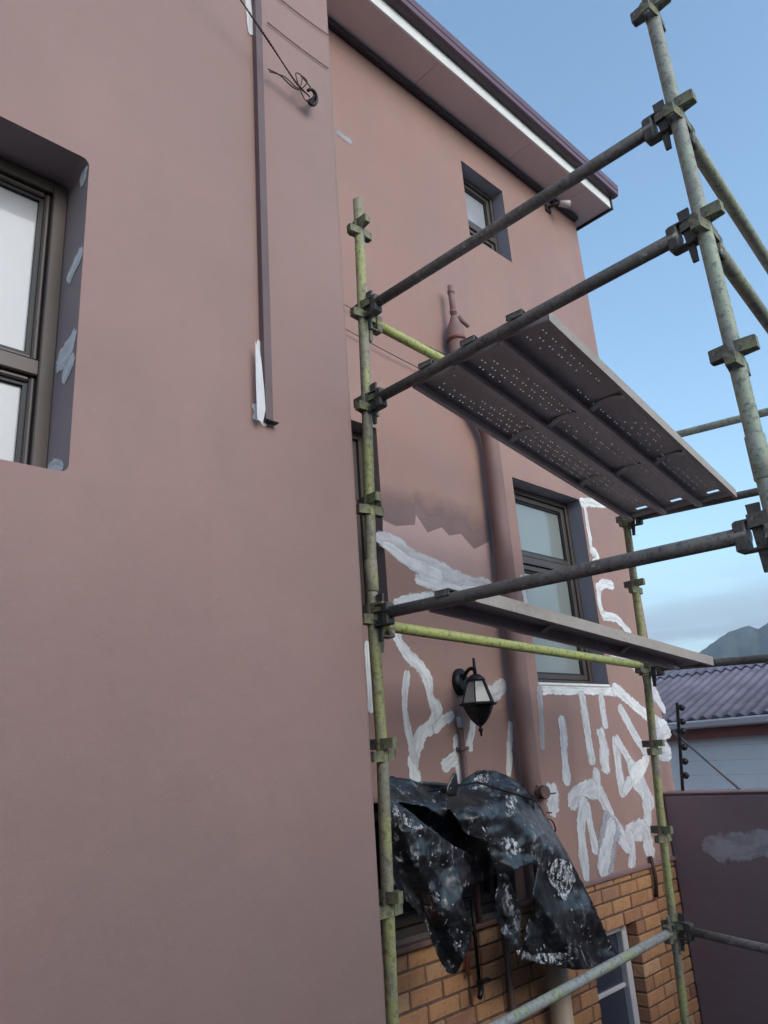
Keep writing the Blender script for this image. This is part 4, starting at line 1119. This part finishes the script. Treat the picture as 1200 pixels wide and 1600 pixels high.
# ================================================================== PLASTIC SHEET
def inpoly(p, poly):
    x, y = p; c = False; j = len(poly)-1
    for i in range(len(poly)):
        xi, yi = poly[i]; xj, yj = poly[j]
        if (yi > y) != (yj > y) and x < (xj-xi)*(y-yi)/(yj-yi)+xi: c = not c
        j = i
    return c
tarp = empty('plastic_sheet', W((740,1215), y=2.62)); tag(tarp, 'torn black plastic sheet spattered with white paint hanging in front of the bricks', 'plastic sheet')
from mathutils.geometry import delaunay_2d_cdt
def sheet(name, poly, holes, depth, step=3.2, thick=.0012, mat=None):
    """sheet traced on a hanging plane; depth(px,py) gives its real distance from the viewer's plane with folds"""
    def smooth_loop(pl):
        P = [np.array(p, float) for p in pl]; out = []; n = len(P)
        for i in range(n):
            a, b, c, d = P[i-1], P[i], P[(i+1) % n], P[(i+2) % n]
            m_ = max(2, int(np.hypot(*(c-b))/step))
            for t in np.linspace(0, 1, m_, endpoint=False):
                q = .5*((2*b)+(c-a)*t+(2*a-5*b+4*c-d)*t*t+(3*b-3*c+d-a)*t**3); out.append((float(q[0]+rng.randn()*.45), float(q[1]+rng.randn()*.45)))
        return out
    loops = [smooth_loop(poly)] + [smooth_loop(h_) for h_ in holes]
    V = []; E_ = []
    for lp in loops:
        b0_ = len(V); V += lp; E_ += [(b0_+i, b0_+(i+1) % len(lp)) for i in range(len(lp))]
    xs = [p[0] for p in loops[0]]; ys = [p[1] for p in loops[0]]
    bd = np.array(V)
    for x in np.arange(min(xs), max(xs), step):
        for y in np.arange(min(ys), max(ys), step):
            p = (float(x+rng.uniform(-.35, .35)*step), float(y+rng.uniform(-.35, .35)*step))
            if inpoly(p, loops[0]) and not any(inpoly(p, h_) for h_ in loops[1:]) and np.min(np.hypot(bd[:,0]-p[0], bd[:,1]-p[1])) > step*.6: V.append(p)
    r_ = delaunay_2d_cdt([Vector(p) for p in V], E_, [], 1, 1e-4)
    def keep(f_):
        c_ = (sum(r_[0][i].x for i in f_)/len(f_), sum(r_[0][i].y for i in f_)/len(f_))
        return inpoly(c_, loops[0]) and not any(inpoly(c_, h_) for h_ in loops[1:])
    mb = MB()
    for p in r_[0]: mb.v.append(tuple(W((p.x, p.y), y=depth(p.x, p.y))))
    mb.f = [tuple(f_) for f_ in r_[2] if keep(f_)]; mb.sm = [True]*len(mb.f)
    o = rooted(mb.build(name, mat or M['tarp'], fix=True), tarp)
    s = o.modifiers.new('solid', 'SOLIDIFY'); s.thickness = thick; s.offset = 0
    return o
def tri(x):
    x = x/(2*math.pi); return 4*abs(x-math.floor(x+.5))-1
dirs = [(random.uniform(0, math.pi), random.uniform(.05, .12), random.uniform(0, 6.28), random.uniform(.4, 1)) for _ in range(9)]
def crumple(x, y):
    """sharp creased crinkle of stiff plastic"""
    xw, yw = x+9*math.sin(y*.035)+5*math.sin(x*.05+y*.02), y+9*math.sin(x*.031+1)+4*math.sin(y*.06)
    h_ = 0
    for a, f_, p_, am in dirs: h_ += am*tri((xw*math.cos(a)+yw*math.sin(a))*f_+p_)*(.07/f_)
    for a, f_, p_, am in dirs[:5]: h_ += .22*am*tri((xw*math.sin(a)-yw*math.cos(a))*f_*2.7+p_*2)
    for a, f_, p_, am in dirs[3:]: h_ += .10*am*tri((xw*math.cos(a+1)+yw*math.sin(a+1))*f_*5.1+p_*3)
    return h_/4.2
def sstep(a, b, x):
    t = max(0, min(1, (x-a)/(b-a))); return t*t*(3-2*t)
def d_right(x, y):
    # thrown over the line: upper part slopes toward the viewer and faces the sky, then hangs
    u = (x-720)*.83-(y-1210)*.56
    edge_y = 1210+max(0, (x-800))*.9
    drop = y-edge_y
    top_ = .20*(1-sstep(0, 75, drop))
    folds = .040*tri(u*.052+.6)+.020*tri(u*.115+1.2+.3*math.sin(y*.02))
    t = sstep(40, 200, drop)
    return 2.56 + top_ + folds*(.25+.75*t) + .034*crumple(x, y)
right_poly = [(640,1240),(672,1233),(700,1240),(722,1222),(745,1205),(775,1205),(808,1222),(825,1236),(846,1262),(868,1302),(890,1340),(906,1372),(930,1420),(952,1470),(966,1500),(930,1513),(892,1514),(856,1508),(822,1496),(796,1474),(778,1442),(774,1404),(778,1372),(766,1340),(757,1316),(728,1302),(716,1284),(700,1262),(668,1248)]
hole = [(796,1368),(818,1354),(838,1352),(836,1372),(832,1400),(836,1416),(824,1440),(820,1470),(812,1482),(814,1452),(816,1424),(808,1404),(800,1386)]
sheet('front_fold', right_poly, [hole], d_right)
def d_left(x, y):
    u = (x-600)*.85-(y-1210)*.50; drop = y-1216
    folds = .045*tri(u*.060+.5)+.020*tri(u*.14+y*.012)
    return 2.55 + .13*(1-sstep(0, 50, drop)) + folds*(.3+.7*sstep(30, 160, drop)) + .034*crumple(x+300, y-80)
left_poly = [(606,1222),(622,1216),(642,1218),(664,1228),(690,1240),(700,1262),(690,1275),(668,1262),(640,1256),(622,1254),(636,1264),(668,1290),(705,1318),(737,1338),(736,1350),(726,1380),(722,1404),(730,1430),(738,1456),(730,1486),(716,1516),(704,1522),(690,1506),(676,1474),(664,1442),(648,1420),(628,1400),(612,1372),(606,1320)]
sheet('left_fold', left_poly, [], d_left)
back_poly = [(606,1235),(650,1222),(720,1225),(800,1225),(835,1262),(800,1330),(782,1360),(764,1372),(738,1382),(720,1392),(690,1400),(640,1390),(606,1340)]
SPL = simple('dried_white_paint', (.62, .61, .64), .7, 0, .22, 30, .3)
_nt = SPL.node_tree; _nt.links.new(rng_(_nt, noise(_nt, 34, 7, .78), .50, .56), _nt.nodes['Principled BSDF'].inputs['Alpha'])
def ragged(pts, amp=4, k=3):
    out = []
    for i in range(len(pts)):
        a, b = np.array(pts[i], float), np.array(pts[(i+1) % len(pts)], float)
        for t in np.linspace(0, 1, k, endpoint=False): out.append(tuple(a+(b-a)*t+rng.randn(2)*amp*(.35 if t == 0 else 1)))
    return out
fr_ = lambda fn: (lambda x, y: fn(x, y)-.005)
for pl in ([(862,1354),(878,1352),(892,1362),(894,1378),(884,1392),(880,1402),(874,1388),(864,1376)], [(818,1488),(840,1492),(868,1490),(890,1496),(876,1504),(846,1504),(824,1498)],
           [(790,1310),(806,1316),(812,1328),(796,1326),(786,1320)], [(752,1288),(758,1300),(766,1312),(758,1310),(750,1298)], [(792,1246),(804,1248),(806,1266),(796,1272),(792,1258)], [(744,1216),(760,1212),(766,1222),(752,1232),(742,1230)]):
    sheet('paint_splash', ragged([tuple(np.array(pl).mean(0)+(np.array(q)-np.array(pl).mean(0))*1.35) for q in pl], 2.2), [], fr_(d_right), 3.0, .001, SPL)
for pl in ([(614,1264),(628,1268),(644,1282),(662,1296),(652,1296),(634,1288),(618,1276)], [(680,1396),(690,1402),(694,1412),(684,1406)], [(696,1440),(704,1452),(708,1468),(700,1460),(694,1450)], [(710,1470),(720,1474),(716,1484),(708,1480)], [(662,1418),(674,1414),(684,1428),(672,1430)]):
    sheet('paint_splash', ragged(pl, 1.8), [], fr_(d_left), 3.0, .001, SPL)
sheet('rear_fold', back_poly, [], lambda x, y: 2.735+.03*tri(x*.06)+.02*math.sin(y*.05+x*.03)+.01*crumple(x, y), 7.0)
tip = [(698,1242),(700,1226),(708,1208),(714,1212),(713,1242)]
sheet('torn_flap', tip, [], lambda x, y: 2.60, 4.0)
# the line it hangs on
mb = MB(); mb.path([tuple(W((600,1228), y=2.66)), tuple(W((660,1238), y=2.66)), tuple(W((745,1222), y=2.66)), tuple(W((835,1250), y=2.66))], .006, 6); rooted(mb.build('hanging_cord', M['black']), tarp)

# ================================================================== air
hb = MB(); hb.box((-8800, -8800, -1), (8800, 8800, 1200))
hm = bpy.data.materials.new('haze_air'); hm.use_nodes = True; hn = hm.node_tree; hn.nodes.clear()
pv = hn.nodes.new('ShaderNodeVolumePrincipled'); pv.inputs['Density'].default_value = .00010; pv.inputs['Color'].default_value = (.80, .88, 1.0, 1); pv.inputs['Anisotropy'].default_value = .0
ho = hn.nodes.new('ShaderNodeOutputMaterial'); hn.links.new(pv.outputs[0], ho.inputs['Volume'])
tag(hb.build('haze', hm), 'thin bluish evening air towards the mountain', 'haze', kind='stuff')
